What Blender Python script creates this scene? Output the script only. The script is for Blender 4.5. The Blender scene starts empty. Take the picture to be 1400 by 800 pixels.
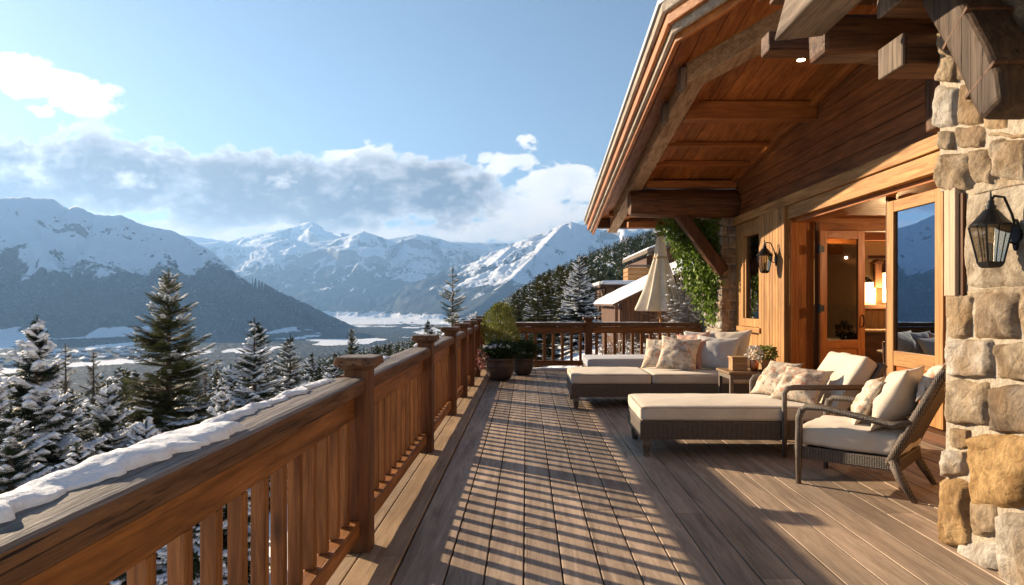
import bpy, bmesh, math, random
import numpy as np
from mathutils import Vector, Matrix, noise as mnoise

R = math.radians
random.seed(7)
C = bpy.context.scene.collection
sc = bpy.context.scene
F = 933.0      # focal length in photo pixels (24 mm on 36 mm, 1400 px wide)
EYE = 1.5
SUN_EL, SUN_AZ = 17.8, 53.5     # sun stands ahead and to the left of the view

# ------------------------------------------------------------------ helpers
def wx(px, Y): return (px - 720.0) / F * Y
def wh(py, Y): return EYE + (414.0 - py) / F * Y

class MB:
    def __init__(s): s.v = []; s.f = []; s.t = []
    def add(s, vs, fs, tint=1.0):
        n = len(s.v); s.v += [tuple(p) for p in vs]
        s.f += [tuple(i + n for i in f) for f in fs]; s.t += [tint] * len(fs)
        return s
    def box(s, x0, x1, y0, y1, z0, z1, tint=1.0):
        v = [(x0,y0,z0),(x1,y0,z0),(x1,y1,z0),(x0,y1,z0),(x0,y0,z1),(x1,y0,z1),(x1,y1,z1),(x0,y1,z1)]
        return s.add(v, [(0,3,2,1),(4,5,6,7),(0,1,5,4),(1,2,6,5),(2,3,7,6),(3,0,4,7)], tint)
    def hexa(s, pts, tint=1.0):          # 8 points in box order
        return s.add(pts, [(0,3,2,1),(4,5,6,7),(0,1,5,4),(1,2,6,5),(2,3,7,6),(3,0,4,7)], tint)
    def beam(s, p, q, w, h, up=(0,0,1), tint=1.0, seg=1, jit=0.0):
        p, q, up = Vector(p), Vector(q), Vector(up)
        d = (q - p).normalized(); a = d.cross(up).normalized(); b = a.cross(d).normalized()
        rings = []
        for i in range(seg + 1):
            c = p.lerp(q, i / seg); r = []
            for (u, v) in ((-1,-1),(1,-1),(1,1),(-1,1)):
                pt = c + a * (u * w / 2) + b * (v * h / 2)
                if jit:
                    pt += a * u * mnoise.noise(pt * 3) * jit + b * v * mnoise.noise(pt * 3 + Vector((9,9,9))) * jit
                r.append(pt)
            rings.append(r)
        vs = [x for r in rings for x in r]; fs = [(3,2,1,0)]
        for i in range(seg):
            for k in range(4):
                fs.append((i*4+k, i*4+(k+1)%4, (i+1)*4+(k+1)%4, (i+1)*4+k))
        fs.append(tuple(seg*4 + k for k in range(4)))
        return s.add(vs, fs, tint)
    def tube(s, pts, rad, n=8, tint=1.0, caps=True, sq=None):
        pts = [Vector(p) for p in pts]; m = len(pts)
        if not hasattr(rad, '__len__'): rad = [rad] * m
        vs = []; pa = None
        for i, p in enumerate(pts):
            d = (pts[min(i+1, m-1)] - pts[max(i-1, 0)]).normalized()
            if pa is None:
                up = Vector((0,0,1)) if abs(d.z) < .9 else Vector((0,1,0))
                pa = d.cross(up).normalized()
            a = (pa - d * pa.dot(d)).normalized(); pa = a; b = d.cross(a)
            for k in range(n):
                t = 2 * math.pi * (k + .5) / n
                vs.append(p + (a * math.cos(t) + b * math.sin(t)) * rad[i])
        fs = []
        for i in range(m - 1):
            for k in range(n):
                fs.append((i*n+k, i*n+(k+1)%n, (i+1)*n+(k+1)%n, (i+1)*n+k))
        if caps:
            fs.append(tuple(range(n-1, -1, -1))); fs.append(tuple((m-1)*n + k for k in range(n)))
        return s.add(vs, fs, tint)
    def lathe(s, cx, cy, prof, n=24, tint=1.0, mod=None):
        vs = []
        for (r, z) in prof:
            for k in range(n):
                t = 2*math.pi*k/n; rr = r * (mod(t, z) if mod else 1)
                vs.append((cx + rr*math.cos(t), cy + rr*math.sin(t), z))
        fs = []
        for i in range(len(prof)-1):
            for k in range(n):
                fs.append((i*n+k, i*n+(k+1)%n, (i+1)*n+(k+1)%n, (i+1)*n+k))
        fs.append(tuple(range(n-1, -1, -1))); fs.append(tuple((len(prof)-1)*n + k for k in range(n)))
        return s.add(vs, fs, tint)
    def rbox(s, cx, cy, cz, hx, hy, hz, r=.04, bulge=0.0, n=10, wr=0.0, tint=1.0, M=None):
        idx = {}; vs = []; fs = []
        def pt(i, j, k):
            key = (i, j, k)
            if key in idx: return idx[key]
            def mp(a): 
                return math.copysign(abs(a) ** .8, a)
            p = Vector((mp(2*i/n-1)*hx, mp(2*j/n-1)*hy, mp(2*k/n-1)*hz))
            q = Vector((max(-(hx-r), min(hx-r, p.x)), max(-(hy-r), min(hy-r, p.y)), max(-(hz-r), min(hz-r, p.z))))
            d = p - q
            if d.length > 1e-6: p = q + d.normalized() * r
            u, v = p.x/hx, p.y/hy
            p.z += bulge * (1-u*u) * (1-v*v) * (1 if p.z > 0 else .2)
            if wr:
                w = mnoise.fractal(p * 5 + Vector((cx*3+7, cy*3, 1)), 1.0, 2.0, 3)
                p += p.normalized() * w * wr
            p += Vector((cx, cy, cz))
            if M is not None: p = M @ p
            idx[key] = len(vs); vs.append(p); return idx[key]
        for a in range(n):
            for b in range(n):
                fs.append((pt(a,b,0), pt(a,b+1,0), pt(a+1,b+1,0), pt(a+1,b,0)))
                fs.append((pt(a,b,n), pt(a+1,b,n), pt(a+1,b+1,n), pt(a,b+1,n)))
                fs.append((pt(a,0,b), pt(a+1,0,b), pt(a+1,0,b+1), pt(a,0,b+1)))
                fs.append((pt(a,n,b), pt(a,n,b+1), pt(a+1,n,b+1), pt(a+1,n,b)))
                fs.append((pt(0,a,b), pt(0,a,b+1), pt(0,a+1,b+1), pt(0,a+1,b)))
                fs.append((pt(n,a,b), pt(n,a+1,b), pt(n,a+1,b+1), pt(n,a,b+1)))
        return s.add(vs, fs, tint)

def finish(me, tints):
    at = me.attributes.new('tint', 'FLOAT', 'FACE')
    at.data.foreach_set('value', np.asarray(tints, dtype=np.float32))

def worg(o):
    v = Vector((0,0,0))
    while o is not None:
        v += o.location; o = o.parent
    return v

def obj(name, mb, mat, parent=None, bevel=0.0, smooth=False, local=False, seg=2):
    me = bpy.data.meshes.new(name)
    off = Vector((0,0,0)) if (local or parent is None) else worg(parent)
    me.from_pydata([(p[0]-off.x, p[1]-off.y, p[2]-off.z) for p in mb.v], [], mb.f)
    finish(me, mb.t)
    if smooth: me.shade_smooth()
    me.materials.append(mat)
    o = bpy.data.objects.new(name, me); C.objects.link(o)
    if parent is not None: o.parent = parent
    if bevel:
        m = o.modifiers.new('bevel', 'BEVEL'); m.width = bevel; m.segments = seg; m.limit_method = 'ANGLE'
        m.angle_limit = R(40); m.harden_normals = False
    return o

def np_obj(name, V, faces_n, mat, parent=None, smooth=False, k=3, tint=None):
    """V: (n*k,3) soup of polygons with k vertices, or (V, Fidx) when faces_n is an array."""
    me = bpy.data.meshes.new(name)
    V = np.asarray(V, dtype=np.float32)
    Fi = np.asarray(faces_n, dtype=np.int32)
    me.vertices.add(len(V)); me.vertices.foreach_set('co', V.ravel())
    nf = len(Fi); kk = Fi.shape[1]
    me.loops.add(nf * kk); me.loops.foreach_set('vertex_index', Fi.ravel())
    me.polygons.add(nf)
    me.polygons.foreach_set('loop_start', np.arange(0, nf*kk, kk, dtype=np.int32))
    me.polygons.foreach_set('loop_total', np.full(nf, kk, dtype=np.int32))
    me.update(calc_edges=True)
    finish(me, np.ones(nf) if tint is None else tint)
    if smooth: me.shade_smooth()
    me.materials.append(mat)
    o = bpy.data.objects.new(name, me); C.objects.link(o)
    if parent is not None: o.parent = parent
    return o

def tag(o, label=None, cat=None, group=None, kind=None):
    if label: o['label'] = label
    if cat: o['category'] = cat
    if group: o['group'] = group
    if kind: o['kind'] = kind
    return o

def thing(name, label, cat, loc=(0,0,0), rz=0, group=None):
    o = bpy.data.objects.new(name, None); C.objects.link(o)
    o.empty_display_size = .1
    o.location = loc; o.rotation_euler = (0, 0, rz)
    return tag(o, label, cat, group)

KIDS = {}
def dup(root, loc, rz=None, scale=None, label=None, group=None):
    def rec(o, par):
        c = o.copy(); C.objects.link(c)
        if par is not None: c.parent = par
        for ch in o.children: rec(ch, c)
        return c
    r = rec(root, None); r.location = loc
    if rz is not None: r.rotation_euler = (0, 0, rz)
    if scale is not None: r.scale = scale
    if label: r['label'] = label
    if group: r['group'] = group
    return r

# ---------------------------------------------------------------- materials
def newmat(name):
    m = bpy.data.materials.new(name); m.use_nodes = True
    nt = m.node_tree; nt.nodes.clear()
    out = nt.nodes.new('ShaderNodeOutputMaterial')
    b = nt.nodes.new('ShaderNodeBsdfPrincipled')
    nt.links.new(b.outputs[0], out.inputs[0])
    return m, nt, b, out

def nd(nt, typ, **kw):
    n = nt.nodes.new(typ)
    for k, v in kw.items():
        if k.startswith('i_'): 
            key = k[2:]
            n.inputs[int(key) if key.isdigit() else key].default_value = v
        else: setattr(n, k, v)
    return n

def ramp(nt, fac, stops):
    r = nt.nodes.new('ShaderNodeValToRGB'); e = r.color_ramp.elements
    while len(e) < len(stops): e.new(.5)
    for el, (p, c) in zip(e, stops):
        el.position = p; el.color = (c[0], c[1], c[2], 1) if hasattr(c, '__len__') else (c, c, c, 1)
    nt.links.new(fac, r.inputs[0]); return r.outputs[0]

def math_n(nt, op, a, b=None, clamp=False):
    n = nt.nodes.new('ShaderNodeMath'); n.operation = op; n.use_clamp = clamp
    for i, x in enumerate((a, b)):
        if x is None: continue
        if isinstance(x, (int, float)): n.inputs[i].default_value = x
        else: nt.links.new(x, n.inputs[i])
    return n.outputs[0]

def mixc(nt, fac, a, b, blend='MIX'):
    n = nt.nodes.new('ShaderNodeMix'); n.data_type = 'RGBA'; n.blend_type = blend
    for sock, x in ((n.inputs[0], fac), (n.inputs[6], a), (n.inputs[7], b)):
        if isinstance(x, (int, float)): sock.default_value = x
        elif isinstance(x, tuple): sock.default_value = (x[0], x[1], x[2], 1)
        else: nt.links.new(x, sock)
    return n.outputs[2]

def noise_n(nt, vec, scale, detail=4, rough=.55, dist=0.0):
    n = nd(nt, 'ShaderNodeTexNoise'); n.inputs['Scale'].default_value = scale
    n.inputs['Detail'].default_value = detail; n.inputs['Roughness'].default_value = rough
    n.inputs['Distortion'].default_value = dist
    if vec is not None: nt.links.new(vec, n.inputs['Vector'])
    return n.outputs['Fac']

def coords(nt, scl=(1,1,1), rnd=True, kind='Object'):
    tc = nt.nodes.new('ShaderNodeTexCoord')
    src = tc.outputs[kind]
    if rnd:
        oi = nt.nodes.new('ShaderNodeObjectInfo')
        cm = nt.nodes.new('ShaderNodeCombineXYZ')
        for i, k in enumerate((37.0, 53.0, 71.0)):
            nt.links.new(math_n(nt, 'MULTIPLY', oi.outputs['Random'], k), cm.inputs[i])
        va = nd(nt, 'ShaderNodeVectorMath', operation='ADD')
        nt.links.new(src, va.inputs[0]); nt.links.new(cm.outputs[0], va.inputs[1]); src = va.outputs[0]
    mp = nt.nodes.new('ShaderNodeMapping'); mp.inputs['Scale'].default_value = scl
    nt.links.new(src, mp.inputs['Vector'])
    return mp.outputs[0]

def bump(nt, b, h, strength=.3, dist=.01):
    n = nd(nt, 'ShaderNodeBump'); n.inputs['Strength'].default_value = strength
    n.inputs['Distance'].default_value = dist
    nt.links.new(h, n.inputs['Height']); nt.links.new(n.outputs[0], b.inputs['Normal'])

MATS = {}
def wood(name, c_dark, c_light, axis='X', rough=.6, frost=0.0, bmp=.5, sc_=1.0, crack=.5, spec=.3, weather=None):
    key = name + axis
    if key in MATS: return MATS[key]
    m, nt, b, out = newmat(key)
    a = {'X': 0, 'Y': 1, 'Z': 2}[axis]
    s = [1.0, 1.0, 1.0]; s[a] = .07
    base = coords(nt, tuple(x * sc_ for x in s))
    n1 = noise_n(nt, base, 17, 7, .65, .7)
    n2 = noise_n(nt, base, 110, 4, .75)
    s2 = [1, 1, 1]; s2[a] = .02
    fine = coords(nt, tuple(x * sc_ for x in s2))
    n3 = noise_n(nt, fine, 60, 4, .65, .4)
    big = noise_n(nt, coords(nt, (.8, .8, .8)), 1.3, 2)
    col = ramp(nt, n1, [(.33, c_dark), (.5, tuple((x+y)/2 for x, y in zip(c_dark, c_light))), (.66, c_light)])
    col = mixc(nt, math_n(nt, 'MULTIPLY', ramp(nt, n2, [(.35, 0.0), (.7, 1.0)]), .35), col, tuple(x*.55 for x in c_dark))
    col = mixc(nt, .55, col, ramp(nt, big, [(.3, (.62, .6, .58)), (.7, (1.25, 1.2, 1.15))]), 'MULTIPLY')
    cr = ramp(nt, n3, [(.30, 1.0), (.40, 0.0)])
    col = mixc(nt, math_n(nt, 'MULTIPLY', cr, crack), col, tuple(x*.18 for x in c_dark))
    kv = nd(nt, 'ShaderNodeTexVoronoi'); kv.inputs['Scale'].default_value = 2.1
    s3 = [1, 1, 1]; s3[a] = .35
    nt.links.new(coords(nt, tuple(s3)), kv.inputs['Vector'])
    kn = ramp(nt, kv.outputs['Distance'], [(.035, 1.0), (.07, 0.0)])
    col = mixc(nt, math_n(nt, 'MULTIPLY', kn, .7), col, tuple(x*.25 for x in c_dark))
    at = nd(nt, 'ShaderNodeAttribute', attribute_name='tint')
    tn = nt.nodes.new('ShaderNodeCombineColor')
    for i in range(3): nt.links.new(at.outputs['Fac'], tn.inputs[i])
    col = mixc(nt, 1.0, col, tn.outputs[0], 'MULTIPLY')
    geo = nt.nodes.new('ShaderNodeNewGeometry')
    sp = nt.nodes.new('ShaderNodeSeparateXYZ'); nt.links.new(geo.outputs['Normal'], sp.inputs[0])
    if weather is not None:
        up = ramp(nt, sp.outputs[2], [(.35, 0.0), (.8, 1.0)])
        n4 = noise_n(nt, fine, 130, 5, .7, .6); n5 = noise_n(nt, fine, 38, 4, .6, .8)
        wcol = ramp(nt, math_n(nt, 'ADD', math_n(nt, 'MULTIPLY', n4, .6), math_n(nt, 'MULTIPLY', n5, .4)), [(.40, tuple(x*.16 for x in weather)), (.50, tuple(x*.6 for x in weather)), (.60, tuple(x*1.15 for x in weather))])
        col = mixc(nt, math_n(nt, 'MULTIPLY', up, .92), col, wcol)
    rg = ramp(nt, n1, [(.2, rough+.15), (.8, rough-.1)])
    if frost:
        up = ramp(nt, sp.outputs[2], [(.6, 0.0), (.95, 1.0)])
        fn = ramp(nt, noise_n(nt, coords(nt, (1,1,1)), 4, 6, .7), [(.62-frost*.25, 0.0), (.72-frost*.2, 1.0)])
        fm = math_n(nt, 'MULTIPLY', up, fn)
        col = mixc(nt, fm, col, (.78, .82, .88))
    nt.links.new(col, b.inputs['Base Color']); nt.links.new(rg, b.inputs['Roughness'])
    b.inputs['Specular IOR Level'].default_value = spec
    hh = math_n(nt, 'ADD', math_n(nt, 'MULTIPLY', n1, .6), math_n(nt, 'ADD', math_n(nt, 'MULTIPLY', n2, .25), math_n(nt, 'MULTIPLY', cr, -.8)))
    bump(nt, b, hh, bmp, .006)
    MATS[key] = m; return m

def plain(name, col, rough=.6, metal=0.0, var=.15, scale=8, bmp=.2, bd=.004, emit=None, es=0, spec=.5, sheen=0, det=5):
    if name in MATS: return MATS[name]
    m, nt, b, out = newmat(name)
    cv = coords(nt)
    n = noise_n(nt, cv, scale, det, .6)
    c = ramp(nt, n, [(.25, tuple(x*(1-var) for x in col)), (.75, tuple(min(1, x*(1+var)) for x in col))])
    at = nd(nt, 'ShaderNodeAttribute', attribute_name='tint')
    tn = nt.nodes.new('ShaderNodeCombineColor')
    for i in range(3): nt.links.new(at.outputs['Fac'], tn.inputs[i])
    c = mixc(nt, 1.0, c, tn.outputs[0], 'MULTIPLY')
    nt.links.new(c, b.inputs['Base Color'])
    b.inputs['Roughness'].default_value = rough; b.inputs['Metallic'].default_value = metal
    b.inputs['Specular IOR Level'].default_value = spec
    if sheen: b.inputs['Sheen Weight'].default_value = sheen
    if emit: b.inputs['Emission Color'].default_value = (*emit, 1); b.inputs['Emission Strength'].default_value = es
    if bmp: bump(nt, b, n, bmp, bd)
    MATS[name] = m; return m

def fabric(name, col, scale=350, wr=.25):
    m, nt, b, out = newmat(name)
    cv = coords(nt, (1,1,1))
    w1 = nd(nt, 'ShaderNodeTexWave', wave_type='BANDS', bands_direction='X'); w1.inputs['Scale'].default_value = scale*.3
    w2 = nd(nt, 'ShaderNodeTexWave', wave_type='BANDS', bands_direction='Z'); w2.inputs['Scale'].default_value = scale*.3
    for w in (w1, w2):
        w.inputs['Distortion'].default_value = .5; nt.links.new(cv, w.inputs['Vector'])
    n = noise_n(nt, cv, 3, 5, .6); nf = noise_n(nt, cv, 90, 3, .7)
    c = ramp(nt, n, [(.3, tuple(x*.86 for x in col)), (.7, tuple(min(1, x*1.06) for x in col))])
    c = mixc(nt, .25, c, ramp(nt, nf, [(.3, (.75,.74,.72)), (.7, (1.1,1.1,1.1))]), 'MULTIPLY')
    nt.links.new(c, b.inputs['Base Color']); b.inputs['Roughness'].default_value = .9
    b.inputs['Sheen Weight'].default_value = .2; b.inputs['Specular IOR Level'].default_value = .15
    h = math_n(nt, 'ADD', math_n(nt, 'MULTIPLY', w1.outputs['Fac'], .12), math_n(nt, 'ADD', math_n(nt, 'MULTIPLY', w2.outputs['Fac'], .12), math_n(nt, 'MULTIPLY', n, 1.5)))
    bump(nt, b, h, wr, .012)
    return m

def floral(name, base, cols, scale=14):
    m, nt, b, out = newmat(name)
    cv = coords(nt)
    wn = nd(nt, 'ShaderNodeTexNoise'); wn.inputs['Scale'].default_value = 7; wn.inputs['Detail'].default_value = 3
    nt.links.new(cv, wn.inputs['Vector'])
    cc = nd(nt, 'ShaderNodeVectorMath', operation='MULTIPLY_ADD')
    nt.links.new(wn.outputs['Color'], cc.inputs[0]); cc.inputs[1].default_value = (.25,.25,.25); nt.links.new(cv, cc.inputs[2])
    col = base
    for i, (c, s, th) in enumerate(cols):
        v = nd(nt, 'ShaderNodeTexVoronoi'); v.inputs['Scale'].default_value = s
        mp = nd(nt, 'ShaderNodeMapping'); mp.inputs['Location'].default_value = (i*3.1, i*1.7, i*2.3)
        nt.links.new(cc.outputs[0], mp.inputs['Vector']); nt.links.new(mp.outputs[0], v.inputs['Vector'])
        mask = ramp(nt, v.outputs['Distance'], [(th*.6, 1.0), (th, 0.0)])
        mask = math_n(nt, 'MULTIPLY', mask, ramp(nt, noise_n(nt, cv, 9+i*3, 3), [(.42, 0.0), (.50, .95)]))
        col = mixc(nt, mask, col, c)
    nf = noise_n(nt, cv, 80, 4, .7)
    col = mixc(nt, .3, col, ramp(nt, nf, [(.3, (.7,.7,.7)), (.7, (1.1,1.1,1.1))]), 'MULTIPLY')
    nt.links.new(col, b.inputs['Base Color']); b.inputs['Roughness'].default_value = .9
    b.inputs['Specular IOR Level'].default_value = .15
    bump(nt, b, math_n(nt, 'ADD', nf, math_n(nt, 'MULTIPLY', noise_n(nt, cv, 5, 4), 3)), .35, .012)
    return m

def wicker(name, c1, c2):
    m, nt, b, out = newmat(name)
    cv = coords(nt, (1,1,1), rnd=False)
    ws = []
    for d, s in (('X', 26), ('Y', 26), ('Z', 30)):
        w = nd(nt, 'ShaderNodeTexWave', wave_type='BANDS', bands_direction=d, wave_profile='SIN')
        w.inputs['Scale'].default_value = s; w.inputs['Distortion'].default_value = 1.2
        w.inputs['Detail'].default_value = 2; w.inputs['Detail Scale'].default_value = 3
        nt.links.new(cv, w.inputs['Vector']); ws.append(w.outputs['Fac'])
    xy = math_n(nt, 'MAXIMUM', ws[0], ws[1])
    h = math_n(nt, 'ADD', math_n(nt, 'MULTIPLY', xy, .75), math_n(nt, 'MULTIPLY', ws[2], .3))
    n = noise_n(nt, cv, 25, 5, .7)
    hh = math_n(nt, 'ADD', h, math_n(nt, 'MULTIPLY', n, .5))
    col = ramp(nt, hh, [(.45, tuple(x*.3 for x in c1)), (.75, c1), (1.2, c2)])
    nt.links.new(col, b.inputs['Base Color']); b.inputs['Roughness'].default_value = .55
    bump(nt, b, hh, .8, .006)
    return m

def stone_mat(name):
    m, nt, b, out = newmat(name)
    cv = coords(nt, (1,1,1), rnd=False)
    n1 = noise_n(nt, cv, 5, 8, .65, .4); n2 = noise_n(nt, cv, 26, 8, .75); n3 = noise_n(nt, cv, 2.2, 3)
    at = nd(nt, 'ShaderNodeAttribute', attribute_name='tint')
    # tint selects the stone's own colour family: 0 white, .5 tan, 1 ochre
    fam = ramp(nt, at.outputs['Fac'], [(0.0, (.62,.59,.53)), (.3, (.50,.42,.31)), (.55, (.44,.33,.21)), (.75, (.30,.25,.20)), (1.0, (.56,.36,.15))])
    dk = mixc(nt, 1.0, fam, (.5,.44,.38), 'MULTIPLY')
    col = mixc(nt, ramp(nt, n1, [(.38, 1.0), (.6, 0.0)]), fam, dk)
    col = mixc(nt, ramp(nt, n3, [(.5, 0.0), (.75, .6)]), col, (.40,.24,.10))
    col = mixc(nt, .6, col, ramp(nt, n2, [(.3, (.55,.55,.55)), (.7, (1.2,1.2,1.2))]), 'MULTIPLY')
    nt.links.new(col, b.inputs['Base Color']); b.inputs['Roughness'].default_value = .88
    b.inputs['Specular IOR Level'].default_value = .2
    vc = nd(nt, 'ShaderNodeTexVoronoi', feature='DISTANCE_TO_EDGE'); vc.inputs['Scale'].default_value = 9
    nt.links.new(cv, vc.inputs['Vector']); vf = ramp(nt, vc.outputs['Distance'], [(0.0, 0.0), (.12, 1.0)])
    bump(nt, b, math_n(nt, 'ADD', math_n(nt, 'ADD', math_n(nt, 'MULTIPLY', n1, 1.2), math_n(nt, 'MULTIPLY', n2, .9)), math_n(nt, 'MULTIPLY', vf, .15)), 1.0, .025)
    return m

def foliage(name, c1, c2, rough=.6, trans=.15):
    m, nt, b, out = newmat(name)
    cv = coords(nt)
    oi = nt.nodes.new('ShaderNodeObjectInfo')
    n = noise_n(nt, cv, 1.2, 3)
    n2 = noise_n(nt, cv, 9, 3, .7)
    f = math_n(nt, 'ADD', math_n(nt, 'MULTIPLY', n, .6), math_n(nt, 'MULTIPLY', n2, .4))
    col = ramp(nt, f, [(.35, c1), (.65, c2)])
    tintc = ramp(nt, oi.outputs['Random'], [(0, (.75,.8,.85)), (.5, (1,1,1)), (1, (1.25,1.12,.85))])
    col = mixc(nt, .8, col, tintc, 'MULTIPLY')
    nt.links.new(col, b.inputs['Base Color']); b.inputs['Roughness'].default_value = rough
    b.inputs['Specular IOR Level'].default_value = .25
    tr = nt.nodes.new('ShaderNodeBsdfTranslucent'); nt.links.new(col, tr.inputs['Color'])
    mx = nt.nodes.new('ShaderNodeMixShader'); mx.inputs[0].default_value = trans
    nt.links.new(b.outputs[0], mx.inputs[1]); nt.links.new(tr.outputs[0], mx.inputs[2])
    nt.links.new(mx.outputs[0], out.inputs[0])
    return m

def snow_mat(name, scale=1.0):
    m, nt, b, out = newmat(name)
    cv = coords(nt, (1,1,1), rnd=False)
    n = noise_n(nt, cv, 9*scale, 6, .65); n2 = noise_n(nt, cv, 120*scale, 4, .7)
    col = ramp(nt, n, [(.3, (.80,.83,.88)), (.7, (.88,.89,.91))])
    nt.links.new(col, b.inputs['Base Color']); b.inputs['Roughness'].default_value = .7
    b.inputs['Subsurface Weight'].default_value = 0.0
    b.inputs['Specular IOR Level'].default_value = .25
    bump(nt, b, math_n(nt, 'ADD', n, math_n(nt, 'MULTIPLY', n2, .25)), .6, .03)
    return m

def glassy(name, tint, refl, gl_col=(1,1,1), rough=.01):
    m, nt, b, out = newmat(name)
    nt.nodes.remove(b)
    tr = nd(nt, 'ShaderNodeBsdfTransparent'); tr.inputs[0].default_value = (*tint, 1)
    gl = nd(nt, 'ShaderNodeBsdfGlossy'); gl.inputs[0].default_value = (*gl_col, 1); gl.inputs['Roughness'].default_value = rough
    lw = nd(nt, 'ShaderNodeFresnel'); lw.inputs['IOR'].default_value = 1.5
    fac = math_n(nt, 'ADD', math_n(nt, 'MULTIPLY', lw.outputs[0], 1.0), refl, clamp=True)
    mx = nd(nt, 'ShaderNodeMixShader'); nt.links.new(fac, mx.inputs[0])
    nt.links.new(tr.outputs[0], mx.inputs[1]); nt.links.new(gl.outputs[0], mx.inputs[2])
    nt.links.new(mx.outputs[0], out.inputs[0])
    return m

RAIL_D, RAIL_L = (.13, .045, .011), (.42, .17, .042)
PINE_D, PINE_L = (.30, .135, .038), (.60, .325, .112)
SOF_D, SOF_L = (.22, .066, .015), (.50, .18, .040)
DRK_D, DRK_L = (.052, .020, .008), (.150, .058, .020)
BARN_D, BARN_L = (.085, .062, .045), (.26, .20, .15)
def railw(ax, **k): return wood('rail_wood', RAIL_D, RAIL_L, ax, rough=.5, crack=.35, **k)
def pinew(ax): return wood('pine_wood', PINE_D, PINE_L, ax, rough=.5, crack=.15, bmp=.3)
def sofw(ax): return wood('soffit_wood', SOF_D, SOF_L, ax, rough=.5, crack=.3)
def drkw(ax): return wood('dark_wood', DRK_D, DRK_L, ax, rough=.55, crack=.4)
def barnw(ax): return wood('barn_wood', BARN_D, BARN_L, ax, rough=.75, crack=.7, bmp=.8)
def handw(ax): return wood('handrail_wood', (.075,.033,.015), (.24,.12,.055), ax, rough=.65, crack=.9, bmp=1.8, weather=(.31,.265,.235))
def doorw(ax): return wood('door_wood', (.28,.080,.015), (.54,.19,.038), ax, rough=.4, crack=.12, bmp=.2)
def deckw(ax): return wood('deck_wood', (.25,.185,.135), (.51,.39,.285), ax, rough=.6, crack=.35, bmp=.6)
BLACK = plain('black_iron', (.018,.018,.02), .45, .6, .3, 20, .3, .002)
SNOW = snow_mat('snow_surface')
CREAM = fabric('cream_fabric', (.66,.575,.46))
GREYF = fabric('grey_fabric', (.55,.53,.50))
BLUEF = fabric('blue_grey_fabric', (.40,.43,.50))
PIPE = fabric('piping_fabric', (.40,.33,.25))
FLOR = floral('floral_fabric', (.66,.57,.45), [((.50,.24,.14), 9, .42), ((.36,.31,.24), 7, .50), ((.27,.22,.17), 15, .36), ((.62,.38,.26), 17, .42)])
PINKF = floral('pink_fabric', (.58,.36,.28), [((.45,.12,.12), 10, .35), ((.75,.65,.52), 16, .35)])
WICK = wicker('grey_wicker', (.033,.024,.018), (.18,.135,.10))
STONE = stone_mat('field_stone')
MORTAR = plain('mortar', (.40,.34,.26), .95, 0, .3, 30, 1.0, .02)
GLASS = glassy('window_glass', (.25,.27,.28), .42, (.62,.78,1.0))
DGLASS = glassy('dark_glass', (.30,.24,.18), .10)
LGLASS = glassy('lantern_glass', (.62,.58,.50), .02)

# ---------------------------------------------------------------- terrain
rng = np.random.default_rng(3)
PERM = rng.permutation(512).astype(np.int64); PERM = np.concatenate([PERM, PERM])
GA = rng.uniform(0, 2*np.pi, 512)
def perlin(x, y):
    xi = np.floor(x).astype(np.int64); yi = np.floor(y).astype(np.int64)
    xf = x - xi; yf = y - yi
    u = xf*xf*xf*(xf*(xf*6-15)+10); v = yf*yf*yf*(yf*(yf*6-15)+10)
    def g(ix, iy, dx, dy):
        h = PERM[(PERM[ix & 511] + iy) & 511]; a = GA[h & 511]
        return np.cos(a)*dx + np.sin(a)*dy
    a = g(xi, yi, xf, yf); b = g(xi+1, yi, xf-1, yf); c = g(xi, yi+1, xf, yf-1); d = g(xi+1, yi+1, xf-1, yf-1)
    return ((a*(1-u)+b*u)*(1-v) + (c*(1-u)+d*u)*v) * 1.5
def fbm(x, y, o=5, g=.5):
    s = 0; a = 1
    for i in range(o): s = s + a*perlin(x*2**i + 17.3*i, y*2**i + 9.1*i); a *= g
    return s
def ridged(x, y, o=5, g=.5):
    s = 0; a = 1; w = 1
    for i in range(o):
        n = 1 - np.abs(perlin(x*2**i + 5.7*i, y*2**i + 3.9*i)); n = n*n
        s = s + a*n*w; w = np.clip(n*1.4, 0, 1); a *= g
    return s
def smooth(a, b, x):
    t = np.clip((x-a)/(b-a), 0, 1); return t*t*(3-2*t)
def smax(a, b, k):
    h = np.clip(.5 + .5*(a-b)/k, 0, 1); return b*(1-h) + a*h + k*h*(1-h)

FLOOR = -180.0
def base_ground(x, y):
    xe = x - np.clip(y-700, 0, None)*.35
    s = -1.9 + .42*xe + 4*fbm(x/60, y/60, 3)*smooth(30, 120, np.hypot(x, y)) + 20*fbm(x/400, y/400, 3)*smooth(200, 800, np.hypot(x, y))
    s = np.minimum(s, 120 + .1*xe)
    s = smax(s, np.full_like(s, FLOOR) + 8*fbm(x/700, y/700, 3), 30)
    near = (np.abs(y) < 18.5) & (x > 0)
    s = np.where(near, np.minimum(s, -.5), s)
    return s

def ridge_pts(z, pts, dz=None):
    return [(wx(px, z + (dz[i] if dz else 0)), z + (dz[i] if dz else 0), wh(py, z + (dz[i] if dz else 0))) for i, (px, py) in enumerate(pts)]

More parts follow.
